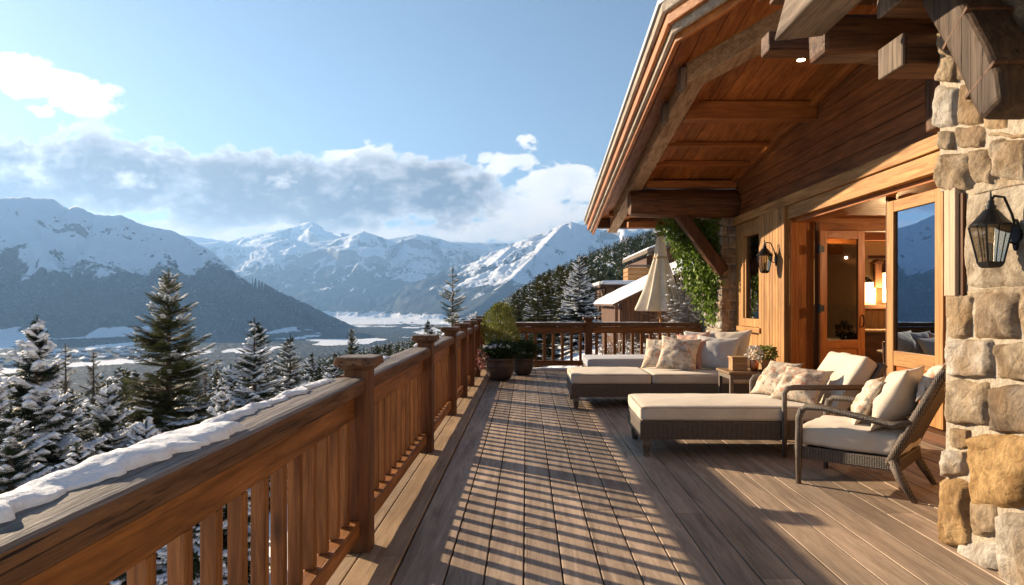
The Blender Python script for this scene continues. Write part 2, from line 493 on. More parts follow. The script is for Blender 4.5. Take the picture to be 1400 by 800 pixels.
L1 = [(-8600, -2000, 690), (-8100, 1400, 790), (-6300, 3600, 860), (-4500, 4660, 850)] + ridge_pts(4800, [(0,270),(30,269),(70,271),(88,286),(105,281),(130,293),(165,294),(200,309),(235,315),(260,327),(300,351),(340,375),(380,398),(420,416),(450,431),(485,446)])
L2 = ridge_pts(12500, [(120,300),(200,320),(250,336),(300,330),(330,337),(350,336),(395,326),(420,332),(455,328),(470,324),(497,316),(530,327),(570,320),(600,326),(640,338),(680,344),(720,350),(800,360)])
L4 = ridge_pts(15800, [(60,300),(180,318),(260,322),(310,329),(350,320),(385,314),(425,302),(460,316),(520,330),(620,330),(700,332),(800,335)])
L3 = ridge_pts(10500, [(655,362),(680,342),(700,334),(745,317),(780,303),(815,312),(870,298),(960,290),(1080,300),(1200,300)])
L3b = ridge_pts(9800, [(700,336),(660,372),(620,402),(585,425),(560,436)], [0,-600,-1300,-1900,-2300])
L3c = ridge_pts(9900, [(765,312),(735,345),(700,380),(660,415),(630,432)], [0,-900,-2000,-3200,-4000])

def mount(x, y, pts, S, amp, wl):
    best = np.full(x.shape, 1e9); hr = np.zeros_like(x); al = np.zeros_like(x); L = 0; first = True
    out = np.full(x.shape, -1e4)
    for (a, b) in zip(pts[:-1], pts[1:]):
        dx, dy = b[0]-a[0], b[1]-a[1]; ln = math.hypot(dx, dy)
        t = np.clip(((x-a[0])*dx + (y-a[1])*dy)/(ln*ln), 0, 1)
        d = np.hypot(x - a[0] - t*dx, y - a[1] - t*dy)
        hh = a[2] + (b[2]-a[2])*t
        v = hh - S*d
        m = v > out
        out = np.where(m, v, out); best = np.where(m, d, best); al = np.where(m, L + t*ln, al)
        L += ln
    w = fbm(x/1400, y/1400, 3)*.6
    sp = ridged(al/wl + w, best/(wl*3.2) + w, 5) - .95
    sp2 = ridged(x/520 + w, y/520, 5, .55) - .95
    k = smooth(0, 700, best)*smooth(FLOOR-200, FLOOR+500, out)
    k2 = smooth(0, 220, best)
    sp = np.minimum(sp, .35) - .35; sp2 = np.minimum(sp2, .35) - .35
    return out + sp*amp*k + sp2*amp*.30*k2 + 5*fbm(x/60, y/60, 3)

def height(x, y):
    h = base_ground(x, y)
    far = np.hypot(x, y) > 1500
    if far.any():
        xf, yf = x[far], y[far]
        m = mount(xf, yf, L1, .60, 140, 620)
        m = np.maximum(m, mount(xf, yf, L2, .42, 260, 1300))
        m = np.maximum(m, mount(xf, yf, L4, .40, 260, 1600))
        m = np.maximum(m, mount(xf, yf, L3, .40, 240, 1200))
        m = np.maximum(m, mount(xf, yf, L3b, .42, 160, 800))
        m = np.maximum(m, mount(xf, yf, L3c, .38, 160, 800))
        h[far] = smax(m, h[far], 25)
    return h

def terrain_mat():
    m, nt, b, out = newmat('snowy_terrain')
    geo = nt.nodes.new('ShaderNodeNewGeometry')
    sp = nt.nodes.new('ShaderNodeSeparateXYZ'); nt.links.new(geo.outputs['Position'], sp.inputs[0])
    sn = nt.nodes.new('ShaderNodeSeparateXYZ'); nt.links.new(geo.outputs['Normal'], sn.inputs[0])
    pos = geo.outputs['Position']
    def sp_noise(wl, det=5, rough=.6, dist=0.0):
        return noise_n(nt, pos, 1.0/wl, det, rough, dist)
    big = sp_noise(900, 6, .6); mid = sp_noise(260, 6, .65, .4); fine = sp_noise(38, 3, .7); fleck = sp_noise(14, 2, .8)
    at = nd(nt, 'ShaderNodeAttribute', attribute_name='forest')
    f = math_n(nt, 'ADD', at.outputs['Fac'], math_n(nt, 'MULTIPLY', math_n(nt, 'SUBTRACT', mid, .5), 2.4))
    f = math_n(nt, 'ADD', f, math_n(nt, 'MULTIPLY', math_n(nt, 'SUBTRACT', fine, .5), 1.6))
    fm = ramp(nt, f, [(.40, 0.0), (.60, 1.0)])
    fcol = ramp(nt, fleck, [(.32, (.006,.012,.016)), (.52, (.018,.030,.036)), (.63, (.065,.09,.11)), (.77, (.30,.36,.44))])
    scol = ramp(nt, mid, [(.3, (.80,.84,.89)), (.7, (.90,.91,.93))])
    at2 = nd(nt, 'ShaderNodeAttribute', attribute_name='rock')
    rk = math_n(nt, 'ADD', at2.outputs['Fac'], math_n(nt, 'MULTIPLY', math_n(nt, 'SUBTRACT', fine, .5), 1.6))
    rk = ramp(nt, math_n(nt, 'ADD', rk, math_n(nt, 'MULTIPLY', math_n(nt, 'SUBTRACT', mid, .5), 1.2)), [(.5, 0.0), (.62, .8)])
    rcol = ramp(nt, fleck, [(.3, (.05,.05,.052)), (.7, (.17,.155,.14))])
    col = mixc(nt, rk, scol, rcol)
    col = mixc(nt, fm, col, fcol)
    nt.links.new(col, b.inputs['Base Color']); b.inputs['Roughness'].default_value = .85
    b.inputs['Specular IOR Level'].default_value = .1
    hb = math_n(nt, 'ADD', math_n(nt, 'MULTIPLY', fine, .6), math_n(nt, 'MULTIPLY', math_n(nt, 'MULTIPLY', fleck, fm), 1.2))
    bump(nt, b, hb, .7, 14)
    return m

def build_terrain():
    az = np.concatenate([np.arange(-180, -70, 2.0), np.arange(-70, -41, .5), np.arange(-41, 8, .085), np.arange(8, 30, .3), np.arange(30, 180.01, 2.0)])
    rr = np.concatenate([np.geomspace(4, 1500, 190)[:-1], np.geomspace(1500, 2900, 60)[:-1], np.linspace(2900, 5600, 330)[:-1], np.linspace(5600, 14000, 270)[:-1], np.geomspace(14000, 22000, 80)])
    A, RR = np.meshgrid(np.radians(az), rr)
    X = RR*np.sin(A); Y = RR*np.cos(A)
    H = height(X.ravel().copy(), Y.ravel().copy()).reshape(X.shape)
    nr, na = X.shape
    V = np.stack([X.ravel(), Y.ravel(), H.ravel()], 1)
    i = np.arange((nr-1))[:, None]*na + np.arange(na-1)[None, :]
    Fi = np.stack([i, i+1, i+na+1, i+na], -1).reshape(-1, 4)[:, ::-1]
    x, y, h = X.ravel(), Y.ravel(), H.ravel()
    dist = np.hypot(x, y)
    # forest cover and rock exposure, by altitude and a broad map noise
    tl = 265 + 230*fbm(x/1500, y/1500, 4) + np.where(dist > 9000, 250, 0)
    cover = .5 + (tl - h)/260.0
    cover = np.clip(cover, 0, 1.25) + .30*fbm(x/500, y/500, 4) + .40*fbm(x/170, y/170, 4)
    avl = ridged(x/420, y/900, 3) - 1.25
    cover -= np.clip(avl, 0, 1)*2.2*smooth(-100, 250, h)
    clear = fbm(x/420 + 30, y/900, 4) + np.where(x < -.50*y, .0, -.28)*smooth(5600, 4600, y)
    floorm = smooth(FLOOR+75, FLOOR+15, h)
    fields = 1.0 - smooth(.02, .2, clear)*1.7
    cover = cover*(1-floorm) + fields*floorm
    # wooded knolls in the middle of the valley, open meadows where the valley widens
    cen = smooth(2600, 3300, y)*smooth(6200, 5200, y)*smooth(-1750, -1500, x)*smooth(-500, -700, x)
    cover = np.where(floorm > .3, cover + cen*.9, cover)
    opn = smooth(4600, 5400, y)*smooth(FLOOR+90, FLOOR+30, h)
    cover = cover - opn*1.0
    cover = np.where(dist < 1300, cover*0 + 0.0 + smooth(500, 1300, dist)*.9, cover)
    bump_h = (3.5*perlin(x/17, y/17) + 4*perlin(x/31+9, y/31))*smooth(.35, .8, cover)*smooth(1500, 2500, dist)*smooth(12000, 9000, dist)
    gx = np.gradient(H, axis=0)/np.maximum(np.gradient(RR, axis=0), 1e-3)
    steep = np.abs(gx).ravel()
    rock = np.clip((steep-.62)*1.2, 0, 1)*smooth(200, 600, h)
    V[:, 2] += np.abs(bump_h)
    ob = np_obj('terrain', V, Fi, terrain_mat(), smooth=True)
    for nm, arr in (('forest', cover), ('rock', rock)):
        a = ob.data.attributes.new(nm, 'FLOAT', 'POINT'); a.data.foreach_set('value', arr.astype(np.float32))
    tag(ob, 'snow covered mountains and forested valley with open fields', kind='structure')
    return ob
build_terrain()
def gnd(x, y): return float(height(np.array([float(x)]), np.array([float(y)]))[0])

# ---------------------------------------------------------------- conifers
FIR = foliage('fir_needles', (.026,.040,.014), (.12,.125,.036))
FIRD = foliage('dark_fir_needles', (.012,.022,.012), (.052,.072,.030))
LARCH = foliage('larch_twigs', (.07,.05,.028), (.17,.12,.06))
BARK = plain('bark', (.085,.060,.042), .9, 0, .4, 12, .8, .02)
TSNOW = plain('branch_snow', (.80,.83,.88), .75, 0, .05, 10, .3, .01, spec=.2)

# feather template: (along, side, up), 11 triangles
def feather(n=5):
    v = []
    for i in range(n):
        a = .05 + .85*i/(n-1) if n > 1 else .4
        w = .55 + .45*math.sin(math.pi*min(1, a+.15))
        for s in (-1, 1):
            v += [(a-.09, 0, 0), (a+.09, 0, 0), (a+.22, s*w, -.25)]
    v += [(.75, -.18, 0), (.75, .18, 0), (1.15, 0, 0)]
    return np.array(v)
OCT = np.array([(0,0,.0),(1,0,.0),(.5,-1,0),(.5,1,0),(.45,0,1.0),(.5,0,-.25),(.2,.6,.7),(.75,-.5,.6)])
OCT_F = np.array([(0,4,3),(0,2,4),(4,1,3),(4,2,1),(0,3,5),(0,5,2),(5,3,1),(5,1,2)])

def conifer_geo(seed, H, Rad, wh_sp=.28, nb=9, tw=.08, snow=.3, fw=.06, n_f=5, droop=.25, shape=.75, sparse=0.0, clump=1.0, tl=.36, sw=.62, st=.42):
    r = np.random.default_rng(seed)
    P, D, S, L, W, Bq, Sp = [], [], [], [], [], [], []
    br = MB()
    z = H*.06
    bl = []
    while z < H*.985:
        t = z/H
        for k in range(max(3, int(nb*(1-.45*t)))):
            if r.random() < sparse: continue
            az = r.uniform(0, 2*np.pi)
            ln = Rad*((1-t)**shape)*r.uniform(.62, 1.12) + .06
            if t < .12: ln *= .8
            el = (-.12 + .75*t**1.5 - droop*(1-t)*r.uniform(.5, 1.3))
            bl.append((z + r.uniform(-.1, .1), az, ln, el))
        z += wh_sp*(1 - .45*t)*r.uniform(.8, 1.2)
    for (z0, az, ln, el) in bl:
        bq = r.normal()*.40
        d = np.array([math.cos(az)*math.cos(el), math.sin(az)*math.cos(el), math.sin(el)])
        h = np.array([math.cos(az), math.sin(az), 0])
        sd = np.array([-math.sin(az), math.cos(az), 0])
        nt_ = max(4, int(ln/tw))
        s = (np.arange(nt_)+.5)/nt_
        sag = -.16*ln*np.sin(s*np.pi*.5)*(1-z0/H)*droop*2 + .14*ln*s**3
        pts = np.array([0,0,z0]) + np.outer(s*ln, d); pts[:, 2] += sag
        for side in (-1, 1):
            tlen = (tl*ln*(1-s)**.75*(.35+.65*np.minimum(1, s*4)) + .07*clump)*r.uniform(.7, 1.2, nt_)
            ang = r.uniform(.7, 1.15, nt_)
            dd = np.cos(ang)[:, None]*d + side*np.sin(ang)[:, None]*sd
            dd[:, 2] -= r.uniform(.05, .45, nt_)*droop*1.5
            dd /= np.linalg.norm(dd, axis=1)[:, None]
            P.append(pts); D.append(dd); L.append(tlen); W.append(fw*r.uniform(.7, 1.3, nt_) + tlen*.10); Bq.append(np.full(nt_, bq)); Sp.append(np.ones(nt_))
        # spine pieces along the bough
        P.append(pts); D.append(np.tile(d, (nt_, 1))); L.append(np.full(nt_, ln/nt_*2.6)); W.append(np.full(nt_, fw)); Bq.append(np.full(nt_, bq+.15)); Sp.append(np.full(nt_, 1.9))
        e = np.array([0,0,z0]) + ln*d; e[2] += -.16*ln*(1-z0/H)*droop*2 + .14*ln
        m_ = np.array([0,0,z0]) + .5*ln*d; m_[2] += -.113*ln*(1-z0/H)*droop*2 + .0175*ln
        if ln > .5: br.tube([(0,0,z0), m_, e], [.022*ln+.004, .013*ln+.003, .003], 4, caps=False)
    # leader
    P.append(np.array([[0,0,H*.97]]*4)); dd = np.array([[.1,0,1],[-.1,.05,1],[0,.1,1],[0,0,1.]]); D.append(dd/np.linalg.norm(dd,axis=1)[:,None]); L.append(np.full(4,.35)); W.append(np.full(4,fw*.6)); Bq.append(np.full(4,-1.)); Sp.append(np.ones(4)); Bq = np.concatenate(Bq); Sp = np.concatenate(Sp)
    P = np.concatenate(P); D = np.concatenate(D); L = np.concatenate(L); W = np.concatenate(W)
    n = len(P)
    rndv = r.normal(size=(n, 3)); rndv[:, 2] *= .35
    up = np.array([0,0,1.0]) + rndv*.45
    S = np.cross(D, up); S /= np.linalg.norm(S, axis=1)[:, None]; U = np.cross(S, D)
    T = feather(n_f)
    V = P[:, None, :] + T[None, :, 0, None]*(L[:, None, None]*D[:, None, :]) + (T[None, :, 1, None]*W[:, None, None])*S[:, None, :] + (T[None, :, 2, None]*W[:, None, None])*U[:, None, :]
    V = V.reshape(-1, 3)
    Fi = np.arange(len(V)).reshape(-1, 3)
    crown = (V, Fi)
    # snow lying on the twigs, in patches
    q = P + D*L[:, None]*.5
    pn = fbm(q[:, 0]*1.4/clump + seed, q[:, 1]*1.4/clump + q[:, 2]*1.1/clump, 3)
    rad = np.hypot(q[:, 0], q[:, 1])/(Rad*np.maximum(.05, (1-q[:, 2]/H))**shape + .1)
    m = (.50*pn + Bq + .06*r.normal(size=n) + .2*(rad-.6)) > (.55 - snow*1.1)
    Ps, Ds, Ls, Ws = P[m], D[m], L[m], (W*Sp)[m]
    Ss = np.cross(Ds, [0,0,1.0]); Ss /= (np.linalg.norm(Ss, axis=1)[:, None] + 1e-6); Us = np.cross(Ss, Ds)
    a = (OCT[None, :, 0, None]*(Ls[:, None, None]*1.05*Ds[:, None, :]) + OCT[None, :, 1, None]*(Ws[:, None, None]*sw)*Ss[:, None, :] + OCT[None, :, 2, None]*(Ws[:, None, None]*st)*Us[:, None, :])
    Vs = (Ps[:, None, :] + np.array([0,0,.012*clump]) + a).reshape(-1, 3)
    Fs = (OCT_F[None] + 8*np.arange(len(Ps))[:, None, None]).reshape(-1, 3)
    trunk = MB(); trunk.tube([(0,0,-.6),(0,0,H*.3),(0,0,H*.7),(0,0,H*.985)], [H*.017+.02, H*.013+.015, H*.006+.01, .008], 8)
    trunk.v += []; n0 = len(trunk.v); trunk.v += br.v; trunk.f += [tuple(i+n0 for i in f) for f in br.f]; trunk.t += br.t
    return trunk, crown, (Vs, Fs)

PROTO = {}
def proto(key, mat, **kw):
    PROTO[key] = (conifer_geo(**kw), mat, kw['H'])
proto('green', FIR, seed=11, H=10, Rad=3.1, snow=.24, wh_sp=.36, nb=12, tw=.07, shape=.80, droop=.2, sparse=.10, fw=.06, tl=.42, sw=.8)
proto('heavy', FIRD, seed=12, H=8, Rad=2.9, snow=.38, nb=13, tw=.075, shape=1.0, droop=.5, fw=.075, tl=.44, sw=1.15, st=.8)
proto('heavyb', FIRD, seed=22, H=7, Rad=2.3, snow=.48, nb=12, tw=.075, shape=.8, droop=.42, fw=.07, tl=.44, sw=1.1, st=.8)
proto('mid', FIRD, seed=13, H=7, Rad=1.9, snow=.40, nb=11, tw=.075, shape=.85, droop=.3, fw=.06, tl=.42, sw=.95, st=.6)
proto('plain', FIR, seed=41, H=9, Rad=2.1, snow=-.10, nb=11, tw=.09, wh_sp=.34, shape=.85, droop=.3, fw=.075, tl=.42, sw=.9)
proto('slender', FIR, seed=14, H=6, Rad=1.5, snow=.30, nb=7, tw=.075, wh_sp=.34, shape=.9, droop=.1, sparse=.25, fw=.05)
proto('larch', LARCH, seed=15, H=8, Rad=1.35, snow=.12, nb=7, tw=.12, shape=.8, droop=.12, sparse=.2, fw=.035)
proto('farA', FIRD, seed=31, H=15, Rad=2.5, wh_sp=.62, nb=8, tw=.30, snow=-.12, fw=.15, n_f=3, droop=.35, shape=.85, clump=2.0)
proto('farB', FIR, seed=32, H=14, Rad=2.3, wh_sp=.6, nb=8, tw=.30, snow=-.22, fw=.15, n_f=3, droop=.35, shape=.8, clump=2.0)
proto('farC', FIRD, seed=33, H=13, Rad=2.5, wh_sp=.62, nb=8, tw=.30, snow=.12, fw=.16, n_f=3, droop=.45, shape=.75, clump=2.0)

FIRST = {}
def put_tree(key, x, y, H, label, group=None, rz=None, wid=1.0, gz=None):
    (trunk, crown, snow), mat, H0 = PROTO[key]
    z = gnd(x, y) if gz is None else gz
    s = H/H0
    rz = random.uniform(0, 6.28) if rz is None else rz
    nm = 'larch_tree' if key == 'larch' else 'fir_tree'
    if key not in FIRST:
        t = thing(nm, label, 'tree', (x, y, z), rz, group)
        obj('trunk', trunk, BARK, t, local=True)
        np_obj('crown', crown[0], crown[1], mat, t)
        np_obj('snow_load', snow[0], snow[1], TSNOW, t, smooth=True)
        t.scale = (s*wid, s*wid, s); FIRST[key] = t
        return t
    return dup(FIRST[key], (x, y, z), rz, (s*wid, s*wid, s), label, group)

def tree_px(key, px, py, Y, label, wid=1.0, rz=None, group=None):
    x = wx(px, Y); top = wh(py, Y); g = gnd(x, Y)
    return put_tree(key, x, Y, max(2.0, top-g), label, group, rz, wid)

G1 = 'fir trees just below the terrace railing'
tree_px('green', 231, 370, 25, 'tallest green fir with almost bare dark boughs, left of centre below the terrace', 1.1, 1.0, G1)
tree_px('heavy', 50, 438, 15.5, 'big snow laden fir at the left edge with a thin bare spire top', .95, .6, G1)
tree_px('heavyb', 148, 528, 17, 'snow laden fir between the left edge fir and the tallest green fir', 1.0, 2.2, G1)
tree_px('mid', 348, 440, 24, 'snow dusted fir with pointed top right of the tallest green fir', 1.15, 2.0, G1)
tree_px('heavy', 303, 522, 14, 'low heavily snow covered fir just behind the snowy handrail', .85, 3.3, G1)
tree_px('heavyb', 200, 575, 13, 'low snowy fir top in front of the tallest green fir', .95, 4.1, G1)
tree_px('mid', 397, 462, 27, 'smaller snowy fir standing right of the pointed snow dusted fir', 1.1, 5.0, G1)
tree_px('green', 481, 449, 43, 'slim dark green fir standing alone above the blue valley, left of the nearest post', .8, 2.6, G1)
tree_px('slender', 619, 371, 29, 'slender open branched fir rising behind the middle railing posts', 1.15, .3, G1)
tree_px('larch', 90, 474, 38, 'left one of the brown bare larches behind the snowy firs', 1.0, None, G1)
tree_px('larch', 128, 482, 40, 'right one of the brown bare larches behind the snowy firs', 1.1, None, G1)
tree_px('mid', 427, 484, 33, 'dark small fir left of the nearest railing post', .9, None, G1)
tree_px('heavyb', -30, 500, 13, 'snowy fir cut off by the left edge of the picture', 1.0, None, G1)
tree_px('heavyb', 262, 600, 11.5, 'snowy fir tip poking up right beside the snow ridge on the handrail', .8, None, G1)
tree_px('mid', 455, 497, 24, 'half hidden snowy fir right behind the nearest railing post', 1.2, None, G1)
tree_px('mid', 585, 440, 34, 'small olive fir leaning out left of the slender open fir', 1.3, None, G1)
tree_px('heavyb', 648, 428, 26, 'snow covered young fir behind the corner post of the railing', .8, None, G1)
tree_px('mid', 15, 560, 11, 'low snowy fir in front of the left edge fir', 1.2, None, G1)
tree_px('heavy', 105, 610, 11, 'broad low snowy fir just above the near handrail snow', 1.1, None, G1)

# woods on the slopes
SKY_X = [-200, 0, 150, 400, 450, 500, 560, 600, 650, 700, 740, 790, 850, 900, 1000, 1300]
SKY_Y = [505, 505, 500, 492, 484, 474, 462, 452, 436, 400, 372, 350, 324, 310, 300, 280]
cand = []
rr_ = random.Random(5)
for i in range(26000):
    Y = 32 * (1100/32) ** (rr_.random() ** .8)
    px = rr_.uniform(-120, 1010)
    x = wx(px, Y)
    if x > 3.2 and Y < 62 and x < 16: continue
    cand.append((px, x, Y))
xs = np.array([c[1] for c in cand]); ys = np.array([c[2] for c in cand])
gz = height(xs.copy(), ys.copy())
kept = []; cell = {}
for (px, x, Y), g in zip(cand, gz):
    if g < FLOOR + 12: continue
    H = rr_.uniform(9, 17) if Y > 60 else rr_.uniform(6, 11)
    if px > 700: H *= 1.05
    lim = float(np.interp(px, SKY_X, SKY_Y))
    top = 414 - (g + H - EYE)/Y*F
    if top < lim:
        H2 = (414-lim)/F*Y + EYE - g
        if H2 < H*.55: continue
        H = H2*rr_.uniform(.85, 1.0)
    sp = 2.6 if Y < 120 else 3.4
    ck = (int(x//sp), int(Y//sp))
    if ck in cell: continue
    cell[ck] = 1
    kept.append((Y, x, g, H))
kept.sort()
near_t, far_t = kept[:262], kept[262:7000]
gl = ['fir on the wooded hillside beyond the terrace', 'snow dusted fir on the wooded hillside beyond the terrace', 'heavily snowed fir on the wooded hillside beyond the terrace']
for (Y, x, g, H) in near_t:
    u = rr_.random()
    if Y < 60: key = 'mid' if u < .28 else ('heavyb' if u < .48 else ('larch' if u < .62 else 'plain'))
    if Y < 60 and x > -1.5: key = 'plain' if u < .82 else 'mid'
    elif x > 0 and Y >= 60: key = 'farB' if u < .62 else ('farA' if u < .95 else 'farC')
    elif Y >= 60: key = 'farB' if u < .55 else ('farA' if u < .82 else 'farC')
    lab = {'farB': 'green', 'green': 'green', 'plain': 'green', 'larch': 'brown bare', 'farA': 'dark', 'mid': 'dark', 'farC': 'snow laden', 'heavyb': 'snow laden'}[key]
    side = 'on the wooded slope right of the valley' if x > 0 else 'on the slope falling away left of the railing'
    put_tree(key, x, Y, H, f'one of the {lab} {"larches" if key == "larch" else "firs"} {side}', f'{lab} trees {side}', None, rr_.uniform(.95, 1.35), gz=g)
# the rest of the wood as one mass
def wood_mass():
    r = np.random.default_rng(9); Vv = []; Sv = []
    for (Y, x, g, H) in far_t:
        n = 70 if Y < 260 else (42 if Y < 600 else 24)
        t = r.random(n)**.8; az = r.uniform(0, 6.283, n); rad = H*.17*(1-t)**.8*r.uniform(.5, 1.1, n)+.1
        c = np.stack([np.cos(az)*rad, np.sin(az)*rad, t*H], 1) + (x, Y, g)
        d = np.stack([np.cos(az), np.sin(az), r.uniform(-.9, -.1, n)], 1)
        s = np.stack([-np.sin(az), np.cos(az), r.uniform(-.3, .3, n)], 1)
        sz = (H*.10*(1.15-t))[:, None]*r.uniform(.8, 1.5, n)[:, None]
        tri = np.stack([c - s*sz*.6 - d*sz*.4, c + s*sz*.6 - d*sz*.4, c + d*sz], 1)
        sn = r.random(n) < (.10 if x > 0 else .2)
        Vv.append(tri[~sn].reshape(-1, 3)); Sv.append((tri[sn] + (0, 0, .12)).reshape(-1, 3))
        # core so that the trunk side is closed
        Vv.append(np.array([(x-.2, Y, g), (x+.2, Y, g), (x, Y, g+H*1.02)]))
    V = np.concatenate(Vv); S_ = np.concatenate(Sv)
    root = thing('distant_wood', 'mass of small dark firs covering the far hillside', 'woods', (0,0,0)); root['kind'] = 'stuff'
    a = np_obj('needles', V, np.arange(len(V)).reshape(-1, 3), FIRD, root); a['kind'] = 'stuff'
    b = np_obj('snow_load', S_, np.arange(len(S_)).reshape(-1, 3), TSNOW, root); b['kind'] = 'stuff'
wood_mass()

# ---------------------------------------------------------------- village in the valley
VW = plain('village_wall', (.24,.13,.08), .8, 0, .3, .4, 0); VR = plain('village_roof', (.7,.72,.76), .8, 0, .1, .3, 0)
vr = random.Random(21); first_house = None
vspots = []
for (cx, cy, n) in ((165, 483, 34), (90, 486, 22), (30, 497, 14), (215, 480, 10), (560, 446, 10), (420, 452, 8)):
    for k in range(n):
        vspots.append((cx + vr.uniform(-32, 32), cy + vr.uniform(-6, 6)))
for px, py in vspots:
    Y = -FLOOR/((py-414)/F); x = wx(px, Y); g = gnd(x, Y)
    if g > FLOOR + 60: continue
    if first_house is None:
        t = thing('village_house', '', 'house', (x, Y, g))
        obj('wall', MB().box(-7, 7, -6, 6, -3, 6.5), VW, t, local=True)
        m = MB(); m.add([(-8,-7.5,6),(8,-7.5,6),(8,7.5,6),(-8,7.5,6),(-8,0,11),(8,0,11)], [(0,1,5,4),(2,3,4,5),(0,4,3),(1,2,5),(0,3,2,1)])
        obj('roof', m, VR, t, local=True); first_house = t
    else: t = dup(first_house, (x, Y, g))
    s = vr.uniform(.9, 1.9); t.rotation_euler = (0, 0, vr.uniform(0, 3)); t.scale = (s, s, vr.uniform(.9, 1.4))
    t['label'] = 'one of the tiny brown houses with snowy roofs on the valley floor'; t['group'] = 'tiny houses in the valley'

# ---------------------------------------------------------------- deck
def build_deck():
    mb = MB(); r = random.Random(2)
    edges = [-.725, -.444] + [-.23 + .2145*k for k in range(0, 27)]
    y0, y1 = -1.5, 15.62
    for a, b in zip(edges[:-1], edges[1:]):
        y = y0 + r.uniform(-3, 0)
        while y < y1:
            ln = r.uniform(3.0, 4.6)
            ya, yb = max(y, y0), min(y+ln, y1)
            if yb - ya > .05:
                mb.box(a+.0045, b-.0045, ya+.002, yb-.002, -.03, r.uniform(-.0015, .0015), r.uniform(.70, 1.2))
            y += ln
    o = obj('deck', mb, deckw('Y'), None, bevel=.004)
    tag(o, 'grey brown timber terrace floor of long boards', kind='structure')
    m = MB().box(-1.0, 5.6, y0, y1-.02, -.16, -.045)
    j = obj('deck_joists', m, drkw('X'), None); tag(j, 'dark underside of the terrace boards', kind='structure')
    b = MB()
    for (ya, yb, tt) in ((-1.5, 1.7, 1.0), (1.7, 4.02, 1.1), (4.02, 7.6, .95), (7.6, 11.4, 1.05), (11.4, 15.6, 1.0)):
        b.box(-.985, -.732, ya+.002, yb-.002, -.028, .008, tt)
        b.box(-1.24, -.993, ya+.002, yb-.002, -.028, .006, tt*.95)
    e = obj('deck_edge', b, wood('edge_wood', (.30,.19,.10), (.50,.36,.22), 'Y', rough=.6, crack=.4), None, bevel=.005)
    tag(e, 'light tan edge planks along the railing', kind='structure')
    sk = obj('deck_skirt', MB().box(-1.25, 5.4, y1, y1+.05, -.6, -.005), railw('X'), None); tag(sk, 'timber skirt under the far edge of the terrace', kind='structure')
    sk = obj('deck_skirt', MB().box(-1.28, -1.245, -1.5, 15.6, -.6, .003), railw('Y'), None); tag(sk, 'timber skirt under the left edge of the terrace', kind='structure')
build_deck()

# ---------------------------------------------------------------- railings
RX = -1.015
def post(par, x, y, s=.15, top=1.13):
    o = obj('post', MB().beam((x, y, .002), (x, y, top-.02), s, s, (0,1,0), seg=6, jit=.004), wood('post_wood', (.070,.027,.010), (.22,.088,.030), 'Z', rough=.55, crack=.5), par, bevel=.008)
    c = MB()
    a = s/2
    c.hexa([(x-a-.002,y-a-.002,top-.035),(x+a+.002,y-a-.002,top-.035),(x+a+.002,y+a+.002,top-.035),(x-a-.002,y+a+.002,top-.035),(x-a-.04,y-a-.04,top-.005),(x+a+.04,y-a-.04,top-.005),(x+a+.04,y+a+.04,top-.005),(x-a-.04,y+a+.04,top-.005)])
    w = a+.052
    c.hexa([(x-w,y-w,top-.004),(x+w,y-w,top-.004),(x+w,y+w,top-.004),(x-w,y+w,top-.004),(x-w+.010,y-w+.010,top+.048),(x+w-.010,y-w+.010,top+.048),(x+w-.010,y+w-.010,top+.048),(x-w+.010,y+w-.010,top+.048)])
    obj('post_cap', c, handw('Y'), par, bevel=.009)
def build_rail_left():
    t = thing('timber_railing', 'long brown timber railing with square posts running down the left side of the terrace', 'railing', (RX, 0, 0))
    ps = [.45, 4.145, 6.875, 9.125, 10.825, 12.27, 13.83]
    for y in ps: post(t, RX, y)
    post(t, RX, 15.45, .17, 1.15)
    allp = ps + [15.45]
    first = None
    for a, b in zip(allp[:-1], allp[1:]):
        ya, yb = a+.077, b-.077
        seg = max(2, int((yb-ya)/.25))
        h = MB()
        # handrail with softly rounded top
        prof = [(-.105,.962),(.100,.962),(.108,.970),(.110,1.026),(.106,1.040),(.095,1.049),(.078,1.053),(.02,1.056),(-.04,1.055),(-.09,1.050),(-.105,1.040),(-.11,1.025),(-.11,.975)]
        vs = []; n = len(prof)
        for i in range(seg+1):
            y = ya + (yb-ya)*i/seg
            for (px_, pz_) in prof:
                j = mnoise.noise(Vector((px_*6+5, y*1.7, pz_*6)))*.006
                vs.append((RX - .052 + px_ + j, y, pz_ + j*.8))
        fs = [tuple(range(n)), tuple(seg*n + k for k in range(n-1, -1, -1))]
        for i in range(seg):
            for k in range(n): fs.append((i*n+k, (i+1)*n+k, (i+1)*n+(k+1)%n, i*n+(k+1)%n))
        h.add(vs, fs)
        o = obj('handrail', h, handw('Y'), t)
        obj('upper_rail', MB().beam((RX-.048, ya+.002, .880), (RX-.048, yb-.002, .880), .075, .145, seg=seg, jit=.004), railw('Y'), t, bevel=.008)
        obj('lower_rail', MB().beam((RX-.025, ya+.002, .150), (RX-.025, yb-.002, .150), .095, .10, seg=seg, jit=.004), railw('Y'), t, bevel=.008)
        n = int(round((yb-ya)/.212))
        for k in range(n):
            y = ya + (yb-ya)*(k+.5)/n
            if first is None:
                first = obj('baluster', MB().beam((-.045,0,.203), (-.045,0,.805), .056, .050, (0,1,0), seg=3, jit=.003), railw('Z'), t, bevel=.004, local=True)
                first.location = (0, y, 0)
            else:
                c = first.copy(); C.objects.link(c); c.parent = t; c.location = (0, y, 0)
build_rail_left()
